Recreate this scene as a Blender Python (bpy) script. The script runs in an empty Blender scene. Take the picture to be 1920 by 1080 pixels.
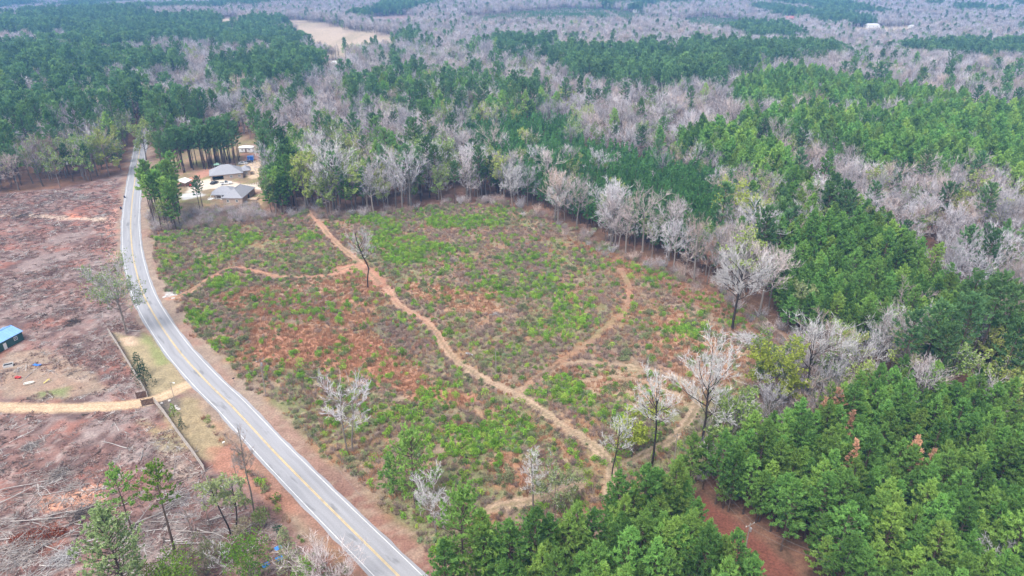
import bpy, math, random
import numpy as np

# ------------------------------------------------------------------ camera, sky, sun, exposure
S = bpy.context.scene
COL = S.collection
H_CAM, PITCH, FPX = 100.0, math.radians(25.1), 1280.0
cam_d = bpy.data.cameras.new('camera')
cam_d.lens = 24.0
cam_d.sensor_width = 36.0
cam_d.clip_start = 0.5
cam_d.clip_end = 30000.0
cam = bpy.data.objects.new('camera', cam_d)
cam.location = (0, 0, H_CAM)
cam.rotation_euler = (math.pi / 2 - PITCH, 0, 0)
COL.objects.link(cam)
S.camera = cam

SUN_EL, SUN_AZ = math.radians(58), math.radians(215)
world = bpy.data.worlds.new('World')
S.world = world
world.use_nodes = True
wn = world.node_tree.nodes
wl = world.node_tree.links
for n in list(wn):
    wn.remove(n)
sky = wn.new('ShaderNodeTexSky')
sky.sky_type = 'NISHITA'
sky.sun_disc = False
sky.sun_elevation = SUN_EL
sky.sun_rotation = SUN_AZ
sky.air_density = 1.0
sky.dust_density = 4.0
hsv = wn.new('ShaderNodeHueSaturation')          # an overcast sky is nearly grey
hsv.inputs['Saturation'].default_value = 0.36
bg = wn.new('ShaderNodeBackground')
bg.inputs['Strength'].default_value = 0.15
wo = wn.new('ShaderNodeOutputWorld')
wl.new(sky.outputs[0], hsv.inputs['Color'])
wl.new(hsv.outputs[0], bg.inputs['Color'])
wl.new(bg.outputs[0], wo.inputs['Surface'])

sun_d = bpy.data.lights.new('sun', 'SUN')
sun_d.energy = 1.3
sun_d.angle = math.radians(25)
sun_d.color = (1.0, 0.98, 0.955)
sun = bpy.data.objects.new('sun', sun_d)
sun.rotation_euler = (math.pi / 2 - SUN_EL, 0, math.pi - SUN_AZ)
sun.location = (0, 0, 300)
COL.objects.link(sun)

S.view_settings.view_transform = 'Standard'
S.view_settings.look = 'None'
S.view_settings.gamma = 1.0
S.view_settings.exposure = 1.12
S.cycles.max_bounces = 5
S.cycles.diffuse_bounces = 3
S.cycles.glossy_bounces = 2
S.cycles.transmission_bounces = 3
S.cycles.transparent_max_bounces = 8
S.cycles.volume_bounces = 0
S.cycles.use_denoising = True
S.cycles.caustics_reflective = False
S.cycles.caustics_refractive = False

# ------------------------------------------------------------------ projection helpers
CP, SP = math.cos(PITCH), math.sin(PITCH)

def to_px(x, y, z):
    dz = z - H_CAM
    dep = np.maximum(y * CP - dz * SP, 1.0)
    return 960 + FPX * x / dep, 540 - FPX * (y * SP + dz * CP) / dep

def at(px, py, z=0.0):
    """Ground point (x, y) seen at a photograph pixel, on the plane at height z."""
    u, v = (px - 960) / FPX, (py - 540) / FPX
    d = (u, CP - v * SP, -SP - v * CP)
    k = (H_CAM - z) / -d[2]
    return d[0] * k, d[1] * k

def top_height(y, py):
    k = (540 - py) / FPX
    return H_CAM + y * (k * CP - SP) / (CP + k * SP)

def px_per_m(y, z=0.0):
    return FPX / (y * CP - (z - H_CAM) * SP)

# ------------------------------------------------------------------ numpy noise
def _hash(ix, iy, seed):
    h = (ix.astype(np.int64) * 374761393 + iy.astype(np.int64) * 668265263 + seed * 974634521) & 0x7fffffff
    h = ((h ^ (h >> 13)) * 1274126177) & 0x7fffffff
    h = (h ^ (h >> 16)) & 0xffff
    return h / 65535.0

def vnoise(x, y, seed=0):
    x = np.asarray(x, float); y = np.asarray(y, float)
    ix = np.floor(x); iy = np.floor(y)
    fx, fy = x - ix, y - iy
    fx = fx * fx * (3 - 2 * fx); fy = fy * fy * (3 - 2 * fy)
    a = _hash(ix, iy, seed); b = _hash(ix + 1, iy, seed)
    c = _hash(ix, iy + 1, seed); d = _hash(ix + 1, iy + 1, seed)
    return (a * (1 - fx) + b * fx) * (1 - fy) + (c * (1 - fx) + d * fx) * fy

def fbm(x, y, scale, seed=0, octv=4):
    s, a, t = 0.0, 0.5, 0.0
    x = np.asarray(x, float) / scale; y = np.asarray(y, float) / scale
    for i in range(octv):
        s = s + a * vnoise(x, y, seed + i * 17); t += a
        x = x * 2.03 + 11.3; y = y * 2.03 + 7.7; a *= 0.5
    return s / t

def smooth(e0, e1, x):
    t = np.clip((x - e0) / (e1 - e0), 0, 1)
    return t * t * (3 - 2 * t)

def in_poly(x, y, poly):
    x = np.asarray(x); y = np.asarray(y)
    r = np.zeros(x.shape, bool)
    n = len(poly)
    for i in range(n):
        x0, y0 = poly[i]; x1, y1 = poly[(i + 1) % n]
        if y0 == y1:
            continue
        c = ((y0 > y) != (y1 > y)) & (x < (x1 - x0) * (y - y0) / (y1 - y0) + x0)
        r ^= c
    return r

def poly_dist(x, y, pts, closed=False):
    """distance to a polyline (clamped to 60 m away from its bounding box)"""
    x = np.asarray(x, float); y = np.asarray(y, float)
    p = np.asarray(pts, float)
    out = np.full(x.shape, 60.0)
    k = (x > p[:, 0].min() - 60) & (x < p[:, 0].max() + 60) & (y > p[:, 1].min() - 60) & (y < p[:, 1].max() + 60)
    if not k.any():
        return out
    xs, ys = x[k], y[k]
    best = np.full(xs.shape, 1e9)
    n = len(p)
    for i in range(n if closed else n - 1):
        x0, y0 = p[i]; x1, y1 = p[(i + 1) % n]
        dx, dy = x1 - x0, y1 - y0
        ax, ay = xs - x0, ys - y0
        t = np.clip((ax * dx + ay * dy) / (dx * dx + dy * dy + 1e-9), 0, 1)
        ax -= t * dx; ay -= t * dy
        ax *= ax; ay *= ay; ax += ay
        np.minimum(best, ax, out=best)
    out[k] = np.minimum(np.sqrt(best), 1e6)
    return out

def region(x, y, poly, soft=2.0, wob=3.0, seed=0, scale=8.0):
    """soft 0..1 mask of a world polygon with a ragged edge"""
    d = poly_dist(x, y, poly, True)
    d = np.where(in_poly(x, y, poly), d, -d)
    d = d + (fbm(x, y, scale, seed, 4) - 0.5) * 2 * wob
    return smooth(-soft, soft, d)

def W(pts, z=0.0):
    return [at(a, b, z) for a, b in pts]

def spline(pts, n=12):
    """Catmull-Rom through points"""
    p = [np.array(q, float) for q in pts]
    p = [2 * p[0] - p[1]] + p + [2 * p[-1] - p[-2]]
    out = []
    for i in range(1, len(p) - 2):
        for k in range(n):
            t = k / n
            a, b, c, d = p[i - 1], p[i], p[i + 1], p[i + 2]
            out.append(0.5 * ((2 * b) + (c - a) * t + (2 * a - 5 * b + 4 * c - d) * t * t + (3 * b - a - 3 * c + d) * t ** 3))
    out.append(p[-2])
    return np.array(out)

# ------------------------------------------------------------------ mesh building
class MB:
    def __init__(self):
        self.v, self.f, self.m, self.a, self.r = [], [], [], [], []
        self.n = 0

    def add(self, v, f, mat=0, tint=0.5, trnd=0.0):
        v = np.asarray(v, float).reshape(-1, 3); f = np.asarray(f, np.int64).reshape(-1, 3)
        self.v.append(v); self.f.append(f + self.n)
        self.m.append(np.full(len(f), mat, np.int32))
        self.a.append(np.broadcast_to(np.asarray(tint, float), (len(v),)).copy())
        self.r.append(np.full(len(v), trnd))
        self.n += len(v)
        return self

    def merge(self, o, mat_off=0, loc=(0, 0, 0), rz=0.0, sc=1.0, trnd=None):
        for v, f, m, a, r in o.chunks():
            c, s = math.cos(rz), math.sin(rz)
            v = v * sc
            v = np.stack([v[:, 0] * c - v[:, 1] * s, v[:, 0] * s + v[:, 1] * c, v[:, 2]], 1) + np.array(loc)
            self.v.append(v); self.f.append(f + self.n); self.m.append(m + mat_off)
            self.a.append(a); self.r.append(r if trnd is None else np.full(len(v), trnd))
            self.n += len(v)
        return self

    def chunks(self):
        if len(self.v) > 1:
            self.v = [np.concatenate(self.v)]; self.f = [np.concatenate(self.f)]
            self.m = [np.concatenate(self.m)]; self.a = [np.concatenate(self.a)]; self.r = [np.concatenate(self.r)]
        return zip(self.v, self.f, self.m, self.a, self.r) if self.v else []

    def quad(self, a, b, c, d, mat=0, tint=0.5):
        return self.add([a, b, c, d], [(0, 1, 2), (0, 2, 3)], mat, tint)

    def box(self, c, size, rz=0.0, mat=0, tint=0.5, taper=1.0):
        sx, sy, sz = size[0] / 2, size[1] / 2, size[2] / 2
        v = []
        for z, k in ((-sz, 1.0), (sz, taper)):
            for x, y in ((-sx, -sy), (sx, -sy), (sx, sy), (-sx, sy)):
                x *= k; y *= k
                v.append((c[0] + x * math.cos(rz) - y * math.sin(rz), c[1] + x * math.sin(rz) + y * math.cos(rz), c[2] + z))
        f = [(0, 2, 1), (0, 3, 2), (4, 5, 6), (4, 6, 7)]
        for i in range(4):
            j = (i + 1) % 4
            f += [(i, j, j + 4), (i, j + 4, i + 4)]
        return self.add(v, f, mat, tint)

    def prism(self, prof, x0, x1, axis='x', mat=0):
        """extrude a closed (u, z) outline from x0 to x1 (convex or nearly so)"""
        n = len(prof)
        v = [(x0, u, z) if axis == 'x' else (u, x0, z) for u, z in prof] + [(x1, u, z) if axis == 'x' else (u, x1, z) for u, z in prof]
        f = []
        for i in range(n):
            j = (i + 1) % n
            f += [(i, j, n + j), (i, n + j, n + i)]
        for i in range(1, n - 1):
            f += [(0, i + 1, i), (n, n + i, n + i + 1)]
        return self.add(v, f, mat)

    def tube(self, pts, rad, sides=6, mat=0, tint=0.5, cap=True):
        p = np.asarray(pts, float); k = len(p)
        rad = np.broadcast_to(np.asarray(rad, float), (k,))
        t = np.gradient(p, axis=0)
        t /= np.linalg.norm(t, axis=1, keepdims=True) + 1e-9
        ref = np.array((1.0, 0.0, 0.0)) if abs(t[0][0]) < 0.8 else np.array((0.0, 1.0, 0.0))
        u = np.cross(t, ref); u /= np.linalg.norm(u, axis=1, keepdims=True) + 1e-9
        w = np.cross(t, u)
        ang = np.arange(sides) / sides * 2 * math.pi
        ring = (np.cos(ang)[None, :, None] * u[:, None, :] + np.sin(ang)[None, :, None] * w[:, None, :]) * rad[:, None, None] + p[:, None, :]
        v = ring.reshape(-1, 3)
        i = np.arange(k - 1)[:, None] * sides; j = np.arange(sides)[None, :]; j2 = (j + 1) % sides
        a, b, c, d = i + j, i + j2, i + sides + j2, i + sides + j
        f = np.concatenate([np.stack([a, b, c], -1).reshape(-1, 3), np.stack([a, c, d], -1).reshape(-1, 3)])
        if cap and sides > 3:
            e = [(0, q + 1, q) for q in range(1, sides - 1)]
            o = (k - 1) * sides
            e += [(o, o + q, o + q + 1) for q in range(1, sides - 1)]
            f = np.concatenate([f, np.array(e)])
        return self.add(v, f, mat, tint)

    def cyl(self, c, r, h, sides=12, mat=0, axis=(0, 0, 1)):
        a = np.array(axis, float); a /= np.linalg.norm(a)
        c = np.array(c, float)
        return self.tube([c - a * h / 2, c + a * h / 2], r, sides, mat)

    def flakes(self, c, d, length, width, rng, mat=0, tint=0.5, rhomb=False):
        """leaf-sized faces: triangles or rhombs from c along d"""
        c = np.asarray(c, float); d = np.asarray(d, float)
        n = len(c)
        if n == 0:
            return self
        d = d / (np.linalg.norm(d, axis=1, keepdims=True) + 1e-9)
        r = rng.normal(size=(n, 3))
        s = np.cross(d, r); s /= np.linalg.norm(s, axis=1, keepdims=True) + 1e-9
        L = np.broadcast_to(np.asarray(length, float), (n,))[:, None]
        w = np.broadcast_to(np.asarray(width, float), (n,))[:, None] * 0.5
        tint = np.broadcast_to(np.asarray(tint, float), (n,))
        if rhomb:
            v = np.stack([c, c + d * L * 0.5 + s * w, c + d * L, c + d * L * 0.5 - s * w], 1).reshape(-1, 3)
            b = np.arange(n)[:, None] * 4
            f = np.concatenate([b + np.array([[0, 1, 2]]), b + np.array([[0, 2, 3]])])
            return self.add(v, f, mat, np.repeat(tint, 4))
        v = np.stack([c + s * w, c - s * w, c + d * L], 1).reshape(-1, 3)
        f = np.arange(n * 3).reshape(-1, 3)
        return self.add(v, f, mat, np.repeat(tint, 3))

    def mesh(self, name, mats, attrs=True, smooth_=False):
        me = bpy.data.meshes.new(name)
        list(self.chunks())
        if not self.v:
            return me
        v, f, m = self.v[0], self.f[0], self.m[0]
        me.vertices.add(len(v)); me.vertices.foreach_set('co', v.astype(np.float32).ravel())
        me.loops.add(len(f) * 3); me.loops.foreach_set('vertex_index', f.astype(np.int32).ravel())
        me.polygons.add(len(f))
        me.polygons.foreach_set('loop_start', np.arange(0, len(f) * 3, 3, dtype=np.int32))
        me.polygons.foreach_set('loop_total', np.full(len(f), 3, np.int32))
        me.polygons.foreach_set('material_index', m)
        me.polygons.foreach_set('use_smooth', np.full(len(f), bool(smooth_)))
        for mt in mats if isinstance(mats, (list, tuple)) else [mats]:
            me.materials.append(mt)
        if attrs:
            at_ = me.attributes.new('tint', 'FLOAT', 'POINT'); at_.data.foreach_set('value', self.a[0].astype(np.float32))
            at_ = me.attributes.new('trnd', 'FLOAT', 'POINT'); at_.data.foreach_set('value', self.r[0].astype(np.float32))
        me.update(calc_edges=True)
        me.validate()
        return me

def obj(name, data, parent=None, loc=None):
    o = bpy.data.objects.new(name, data)
    COL.objects.link(o)
    if parent is not None:
        o.parent = parent
    if loc is not None:
        o.location = loc
    return o

def tag(o, label=None, cat=None, group=None, kind=None):
    if label: o['label'] = label
    if cat: o['category'] = cat
    if group: o['group'] = group
    if kind: o['kind'] = kind
    return o

def thing(name, loc, label, cat, group=None, rz=0.0, sc=1.0):
    e = bpy.data.objects.new(name, None)
    COL.objects.link(e)
    e.empty_display_size = 0.5
    e.location = loc; e.rotation_euler = (0, 0, rz)
    e.scale = (sc, sc, sc)
    return tag(e, label, cat, group)

def part(name, mb, mat, parent, **k):
    return obj(name, mb.mesh(name, mat, **k), parent)

# ------------------------------------------------------------------ materials
def nodes(name):
    m = bpy.data.materials.new(name)
    m.use_nodes = True
    nt = m.node_tree
    for n in list(nt.nodes):
        nt.nodes.remove(n)
    return m, nt, nt.nodes.new, nt.links.new

def plain(name, col, rough=0.7, var=0.12, scale=3.0, spec=0.3, metal=0.0, bump=0.0):
    m, nt, N, L = nodes(name)
    tc = N('ShaderNodeTexCoord')
    nz = N('ShaderNodeTexNoise'); nz.inputs['Scale'].default_value = scale; nz.inputs['Detail'].default_value = 5
    L(tc.outputs['Object'], nz.inputs['Vector'])
    mr = N('ShaderNodeMapRange'); mr.inputs[1].default_value = 0.25; mr.inputs[2].default_value = 0.75
    mr.inputs[3].default_value = 1 - var; mr.inputs[4].default_value = 1 + var
    L(nz.outputs['Fac'], mr.inputs[0])
    mx = N('ShaderNodeVectorMath'); mx.operation = 'SCALE'
    mx.inputs[0].default_value = col[:3]
    L(mr.outputs[0], mx.inputs['Scale'])
    b = N('ShaderNodeBsdfPrincipled')
    L(mx.outputs[0], b.inputs['Base Color'])
    b.inputs['Roughness'].default_value = rough
    b.inputs['Specular IOR Level'].default_value = spec
    b.inputs['Metallic'].default_value = metal
    if bump:
        bp = N('ShaderNodeBump'); bp.inputs['Strength'].default_value = bump; bp.inputs['Distance'].default_value = 0.1
        L(nz.outputs['Fac'], bp.inputs['Height']); L(bp.outputs[0], b.inputs['Normal'])
    o = N('ShaderNodeOutputMaterial')
    L(b.outputs[0], o.inputs['Surface'])
    return m

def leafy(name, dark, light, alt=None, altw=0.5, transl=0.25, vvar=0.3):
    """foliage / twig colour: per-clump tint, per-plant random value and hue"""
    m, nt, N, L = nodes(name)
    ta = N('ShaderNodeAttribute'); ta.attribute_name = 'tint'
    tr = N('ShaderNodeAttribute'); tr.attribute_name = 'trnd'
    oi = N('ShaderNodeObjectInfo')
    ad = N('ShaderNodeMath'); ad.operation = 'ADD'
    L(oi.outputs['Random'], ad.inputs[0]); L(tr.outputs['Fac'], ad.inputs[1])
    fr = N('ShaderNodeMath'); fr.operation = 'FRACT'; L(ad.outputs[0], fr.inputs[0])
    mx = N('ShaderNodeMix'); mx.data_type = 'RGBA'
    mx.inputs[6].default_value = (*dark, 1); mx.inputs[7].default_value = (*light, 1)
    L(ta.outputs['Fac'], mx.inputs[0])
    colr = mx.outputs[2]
    if alt is not None:
        m2 = N('ShaderNodeMix'); m2.data_type = 'RGBA'
        f7 = N('ShaderNodeMath'); f7.operation = 'MULTIPLY'; f7.inputs[1].default_value = 7.31
        L(fr.outputs[0], f7.inputs[0])
        f8 = N('ShaderNodeMath'); f8.operation = 'FRACT'; L(f7.outputs[0], f8.inputs[0])
        pw = N('ShaderNodeMath'); pw.operation = 'POWER'; pw.inputs[1].default_value = 2.2
        L(f8.outputs[0], pw.inputs[0])
        ml = N('ShaderNodeMath'); ml.operation = 'MULTIPLY'; ml.inputs[1].default_value = altw
        L(pw.outputs[0], ml.inputs[0])
        L(ml.outputs[0], m2.inputs[0]); L(colr, m2.inputs[6]); m2.inputs[7].default_value = (*alt, 1)
        colr = m2.outputs[2]
    mr = N('ShaderNodeMapRange'); mr.inputs[3].default_value = 1 - vvar; mr.inputs[4].default_value = 1 + vvar
    L(fr.outputs[0], mr.inputs[0])
    sc = N('ShaderNodeVectorMath'); sc.operation = 'SCALE'
    L(colr, sc.inputs[0]); L(mr.outputs[0], sc.inputs['Scale'])
    d = N('ShaderNodeBsdfDiffuse'); L(sc.outputs[0], d.inputs['Color'])
    o = N('ShaderNodeOutputMaterial')
    if transl > 0:
        t = N('ShaderNodeBsdfTranslucent'); L(sc.outputs[0], t.inputs['Color'])
        ms = N('ShaderNodeMixShader'); ms.inputs[0].default_value = transl
        L(d.outputs[0], ms.inputs[1]); L(t.outputs[0], ms.inputs[2]); L(ms.outputs[0], o.inputs['Surface'])
    else:
        L(d.outputs[0], o.inputs['Surface'])
    return m

M = {}
M['bark'] = leafy('pine bark', (0.07, 0.05, 0.04), (0.13, 0.095, 0.075), transl=0)
M['bark_grey'] = leafy('grey bark', (0.15, 0.125, 0.11), (0.27, 0.24, 0.22), transl=0)
M['bark_dark'] = leafy('dark bark', (0.035, 0.028, 0.024), (0.08, 0.066, 0.058), transl=0)
M['twig'] = leafy('bare twigs', (0.245, 0.228, 0.238), (0.50, 0.475, 0.50), alt=(0.42, 0.28, 0.19), altw=0.65, transl=0, vvar=0.32)
M['twig_white'] = leafy('pale bare twigs', (0.31, 0.29, 0.285), (0.56, 0.54, 0.535), transl=0, vvar=0.12)
M['twig_brown'] = leafy('brown twigs', (0.20, 0.14, 0.12), (0.32, 0.24, 0.21), alt=(0.42, 0.18, 0.08), altw=0.9, transl=0)
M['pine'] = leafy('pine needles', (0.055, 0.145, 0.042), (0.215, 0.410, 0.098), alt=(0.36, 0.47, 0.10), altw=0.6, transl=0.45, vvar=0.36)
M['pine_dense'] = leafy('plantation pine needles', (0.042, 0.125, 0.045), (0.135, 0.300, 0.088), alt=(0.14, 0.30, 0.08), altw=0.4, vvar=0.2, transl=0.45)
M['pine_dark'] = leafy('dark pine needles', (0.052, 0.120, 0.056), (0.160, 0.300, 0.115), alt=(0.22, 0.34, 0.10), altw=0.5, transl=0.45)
M['pine_yellow'] = leafy('yellow green pine needles', (0.06, 0.12, 0.02), (0.17, 0.27, 0.04))
M['pine_dead'] = leafy('dead orange needles', (0.40, 0.20, 0.11), (0.66, 0.40, 0.26), transl=0.3)
M['pine_feather'] = leafy('feathery pale pine needles', (0.15, 0.21, 0.085), (0.33, 0.42, 0.19), transl=0.4)
M['cedar'] = leafy('cedar foliage', (0.010, 0.040, 0.022), (0.035, 0.095, 0.045))
M['bud'] = leafy('budding leaves', (0.12, 0.20, 0.05), (0.28, 0.38, 0.12), alt=(0.38, 0.42, 0.10), altw=0.8)
M['bud_yellow'] = leafy('yellow green young leaves', (0.30, 0.38, 0.06), (0.56, 0.62, 0.12), transl=0.45)
M['bud_grey'] = leafy('grey green young leaves', (0.22, 0.27, 0.11), (0.42, 0.48, 0.22), transl=0.45)
M['shrub_green'] = leafy('bright shrub leaves', (0.085, 0.19, 0.025), (0.25, 0.45, 0.06), alt=(0.40, 0.48, 0.09), altw=0.7)
M['shrub_dark'] = leafy('dull shrub leaves', (0.11, 0.145, 0.065), (0.28, 0.325, 0.15), alt=(0.30, 0.26, 0.17), altw=0.8)
M['shrub_pale'] = leafy('pale shrub leaves', (0.13, 0.19, 0.09), (0.30, 0.38, 0.20))
M['sedge'] = leafy('dry orange grass', (0.27, 0.125, 0.07), (0.50, 0.27, 0.16), alt=(0.45, 0.33, 0.22), altw=0.7, transl=0.2)
M['straw'] = leafy('dry straw grass', (0.27, 0.205, 0.125), (0.48, 0.385, 0.25), transl=0.2)
M['weed'] = leafy('dry grey weeds', (0.17, 0.125, 0.105), (0.37, 0.29, 0.245), alt=(0.32, 0.18, 0.14), altw=0.7, transl=0.1)
M['stick'] = leafy('weathered wood', (0.22, 0.19, 0.175), (0.50, 0.47, 0.445), alt=(0.20, 0.15, 0.13), altw=0.8, transl=0)
M['stick_dark'] = leafy('charred wood', (0.05, 0.042, 0.04), (0.12, 0.10, 0.09), transl=0)
M['litter'] = leafy('red brown slash', (0.085, 0.045, 0.038), (0.22, 0.12, 0.10), alt=(0.24, 0.20, 0.185), altw=0.8, transl=0)
M['rust_needles'] = leafy('rust red dead needles', (0.16, 0.035, 0.015), (0.30, 0.085, 0.04), transl=0.1)

def ground_material():
    m, nt, N, L = nodes('ground soil and litter')
    ca = N('ShaderNodeAttribute'); ca.attribute_name = 'Col'
    geo = N('ShaderNodeNewGeometry')
    out = ca.outputs['Color']
    for sc, lo, hi, det in ((0.35, 0.80, 1.22, 6), (2.2, 0.62, 1.40, 8)):
        nz = N('ShaderNodeTexNoise'); nz.inputs['Scale'].default_value = sc; nz.inputs['Detail'].default_value = det
        nz.inputs['Roughness'].default_value = 0.65
        L(geo.outputs['Position'], nz.inputs['Vector'])
        mr = N('ShaderNodeMapRange'); mr.inputs[1].default_value = 0.3; mr.inputs[2].default_value = 0.7
        mr.inputs[3].default_value = lo; mr.inputs[4].default_value = hi
        L(nz.outputs['Fac'], mr.inputs[0])
        v = N('ShaderNodeVectorMath'); v.operation = 'SCALE'
        L(out, v.inputs[0]); L(mr.outputs[0], v.inputs['Scale'])
        out = v.outputs[0]
        last = nz
    b = N('ShaderNodeBsdfPrincipled')
    b.inputs['Roughness'].default_value = 0.95
    b.inputs['Specular IOR Level'].default_value = 0.1
    L(out, b.inputs['Base Color'])
    bp = N('ShaderNodeBump'); bp.inputs['Strength'].default_value = 0.6; bp.inputs['Distance'].default_value = 0.15
    L(last.outputs['Fac'], bp.inputs['Height']); L(bp.outputs[0], b.inputs['Normal'])
    o = N('ShaderNodeOutputMaterial'); L(b.outputs[0], o.inputs['Surface'])
    return m

def road_material():
    m, nt, N, L = nodes('worn grey asphalt')
    uv = N('ShaderNodeAttribute'); uv.attribute_name = 'lane'      # x across (m), y along (m)
    sp = N('ShaderNodeSeparateXYZ'); L(uv.outputs['Vector'], sp.inputs[0])
    mp = N('ShaderNodeMapping'); mp.inputs['Scale'].default_value = (1.1, 0.045, 1)
    L(uv.outputs['Vector'], mp.inputs['Vector'])
    n1 = N('ShaderNodeTexNoise'); n1.inputs['Scale'].default_value = 1.0; n1.inputs['Detail'].default_value = 5
    L(mp.outputs[0], n1.inputs['Vector'])
    n2 = N('ShaderNodeTexNoise'); n2.inputs['Scale'].default_value = 3.0; n2.inputs['Detail'].default_value = 8
    n2.inputs['Roughness'].default_value = 0.7
    L(uv.outputs['Vector'], n2.inputs['Vector'])
    mp3 = N('ShaderNodeMapping'); mp3.inputs['Scale'].default_value = (0.55, 0.11, 1)
    L(uv.outputs['Vector'], mp3.inputs['Vector'])
    n3 = N('ShaderNodeTexNoise'); n3.inputs['Scale'].default_value = 1.0; n3.inputs['Detail'].default_value = 6
    L(mp3.outputs[0], n3.inputs['Vector'])
    pr = N('ShaderNodeMapRange'); pr.inputs[1].default_value = 0.60; pr.inputs[2].default_value = 0.68   # dark sealed patches
    pr.inputs[3].default_value = 1.0; pr.inputs[4].default_value = 0.70
    L(n3.outputs['Fac'], pr.inputs[0])
    r1 = N('ShaderNodeMapRange'); r1.inputs[1].default_value = 0.3; r1.inputs[2].default_value = 0.7
    r1.inputs[3].default_value = 0.84; r1.inputs[4].default_value = 1.12
    L(n1.outputs['Fac'], r1.inputs[0])
    r2 = N('ShaderNodeMapRange'); r2.inputs[1].default_value = 0.3; r2.inputs[2].default_value = 0.7
    r2.inputs[3].default_value = 0.90; r2.inputs[4].default_value = 1.10
    L(n2.outputs['Fac'], r2.inputs[0])
    a = N('ShaderNodeMath'); a.operation = 'MULTIPLY'; L(pr.outputs[0], a.inputs[0]); L(r1.outputs[0], a.inputs[1])
    c = N('ShaderNodeMath'); c.operation = 'MULTIPLY'; L(a.outputs[0], c.inputs[0]); L(r2.outputs[0], c.inputs[1])
    v = N('ShaderNodeVectorMath'); v.operation = 'SCALE'; v.inputs[0].default_value = (0.285, 0.282, 0.295)
    L(c.outputs[0], v.inputs['Scale'])
    b = N('ShaderNodeBsdfPrincipled'); b.inputs['Roughness'].default_value = 0.85
    b.inputs['Specular IOR Level'].default_value = 0.25
    L(v.outputs[0], b.inputs['Base Color'])
    bp = N('ShaderNodeBump'); bp.inputs['Strength'].default_value = 0.25; bp.inputs['Distance'].default_value = 0.02
    L(n2.outputs['Fac'], bp.inputs['Height']); L(bp.outputs[0], b.inputs['Normal'])
    o = N('ShaderNodeOutputMaterial'); L(b.outputs[0], o.inputs['Surface'])
    return m

M['ground'] = ground_material()
M['road'] = road_material()
M['white_line'] = plain('worn white road paint', (0.62, 0.62, 0.62), 0.7, 0.25, 0.8)
M['yellow_line'] = plain('worn yellow road paint', (0.60, 0.42, 0.14), 0.7, 0.3, 0.8)
M['fence'] = plain('weathered pale fence wood', (0.40, 0.355, 0.32), 0.85, 0.2, 1.5)
M['gate'] = plain('dark stained gate wood', (0.10, 0.055, 0.042), 0.7, 0.3, 3)
M['metal'] = plain('galvanised metal', (0.5, 0.5, 0.52), 0.4, 0.1, 3, 0.5, 0.6)
M['pole'] = plain('weathered pole wood', (0.26, 0.22, 0.19), 0.85, 0.2, 4)
M['wire'] = plain('wire', (0.12, 0.12, 0.12), 0.5, 0.05)
M['white'] = plain('white paint', (0.75, 0.75, 0.74), 0.5, 0.06)
M['white_roof'] = plain('white metal roof', (0.78, 0.77, 0.75), 0.45, 0.06, 0.6)
M['blue_roof'] = plain('blue metal roof', (0.20, 0.37, 0.68), 0.4, 0.08, 0.5)
M['green_wall'] = plain('dark green siding', (0.03, 0.085, 0.075), 0.6, 0.1, 0.7)
M['brick'] = plain('tan brick', (0.38, 0.29, 0.235), 0.85, 0.15, 4)
M['shingle'] = plain('grey shingles', (0.27, 0.27, 0.295), 0.9, 0.16, 2.5)
M['trim'] = plain('brown trim', (0.16, 0.12, 0.10), 0.6, 0.1)
M['dark'] = plain('dark interior', (0.02, 0.02, 0.022), 0.8, 0.1)
M['glass'] = plain('window glass', (0.06, 0.075, 0.09), 0.1, 0.1, 1, 0.8)
M['car_white'] = plain('white car paint', (0.75, 0.76, 0.78), 0.25, 0.03, 1, 0.5)
M['car_dark'] = plain('dark car paint', (0.025, 0.026, 0.032), 0.25, 0.05, 1, 0.5)
M['car_silver'] = plain('silver car paint', (0.50, 0.51, 0.53), 0.3, 0.04, 1, 0.5)
M['tyre'] = plain('tyre rubber', (0.02, 0.02, 0.02), 0.8, 0.1)
M['red'] = plain('red paint', (0.45, 0.04, 0.04), 0.4, 0.1)
M['blue'] = plain('blue plastic', (0.03, 0.13, 0.50), 0.4, 0.1)
M['blue_light'] = plain('bright blue plastic', (0.06, 0.24, 0.62), 0.4, 0.1)
M['bin'] = plain('dark blue bin plastic', (0.02, 0.03, 0.06), 0.5, 0.1)
M['yellow'] = plain('yellow paint', (0.55, 0.42, 0.10), 0.5, 0.1)
M['cream'] = plain('cream fibreglass', (0.66, 0.62, 0.52), 0.4, 0.08)
M['tarp_green'] = plain('pale green tarp', (0.30, 0.50, 0.38), 0.6, 0.1)
M['rock'] = plain('pale field stone', (0.46, 0.43, 0.40), 0.9, 0.2, 3)
M['concrete'] = plain('pale concrete', (0.50, 0.49, 0.48), 0.85, 0.15, 1.0)
M['wood_new'] = plain('raw timber', (0.42, 0.29, 0.18), 0.8, 0.15, 3)
M['red_roof'] = plain('red metal roof', (0.40, 0.12, 0.10), 0.6, 0.1)

# ------------------------------------------------------------------ layout (photograph pixels -> world)
ROAD_PX = [(1130, 1460), (880, 1215), (747, 1080), (640, 974), (573, 907), (517, 850), (477, 807), (433, 760), (390, 718), (343, 667), (310, 623),
           (283, 580), (267, 547), (255, 507), (248, 470), (245, 427), (246, 400), (249, 367), (254, 330), (259, 300), (262, 283), (266, 262), (271, 240)]
ROAD = spline(W(ROAD_PX), 10)
ROAD_L = [tuple(p) for p in ROAD]
ROAD_S = [tuple(p) for p in ROAD[::4]] + [tuple(ROAD[-1])]

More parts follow.
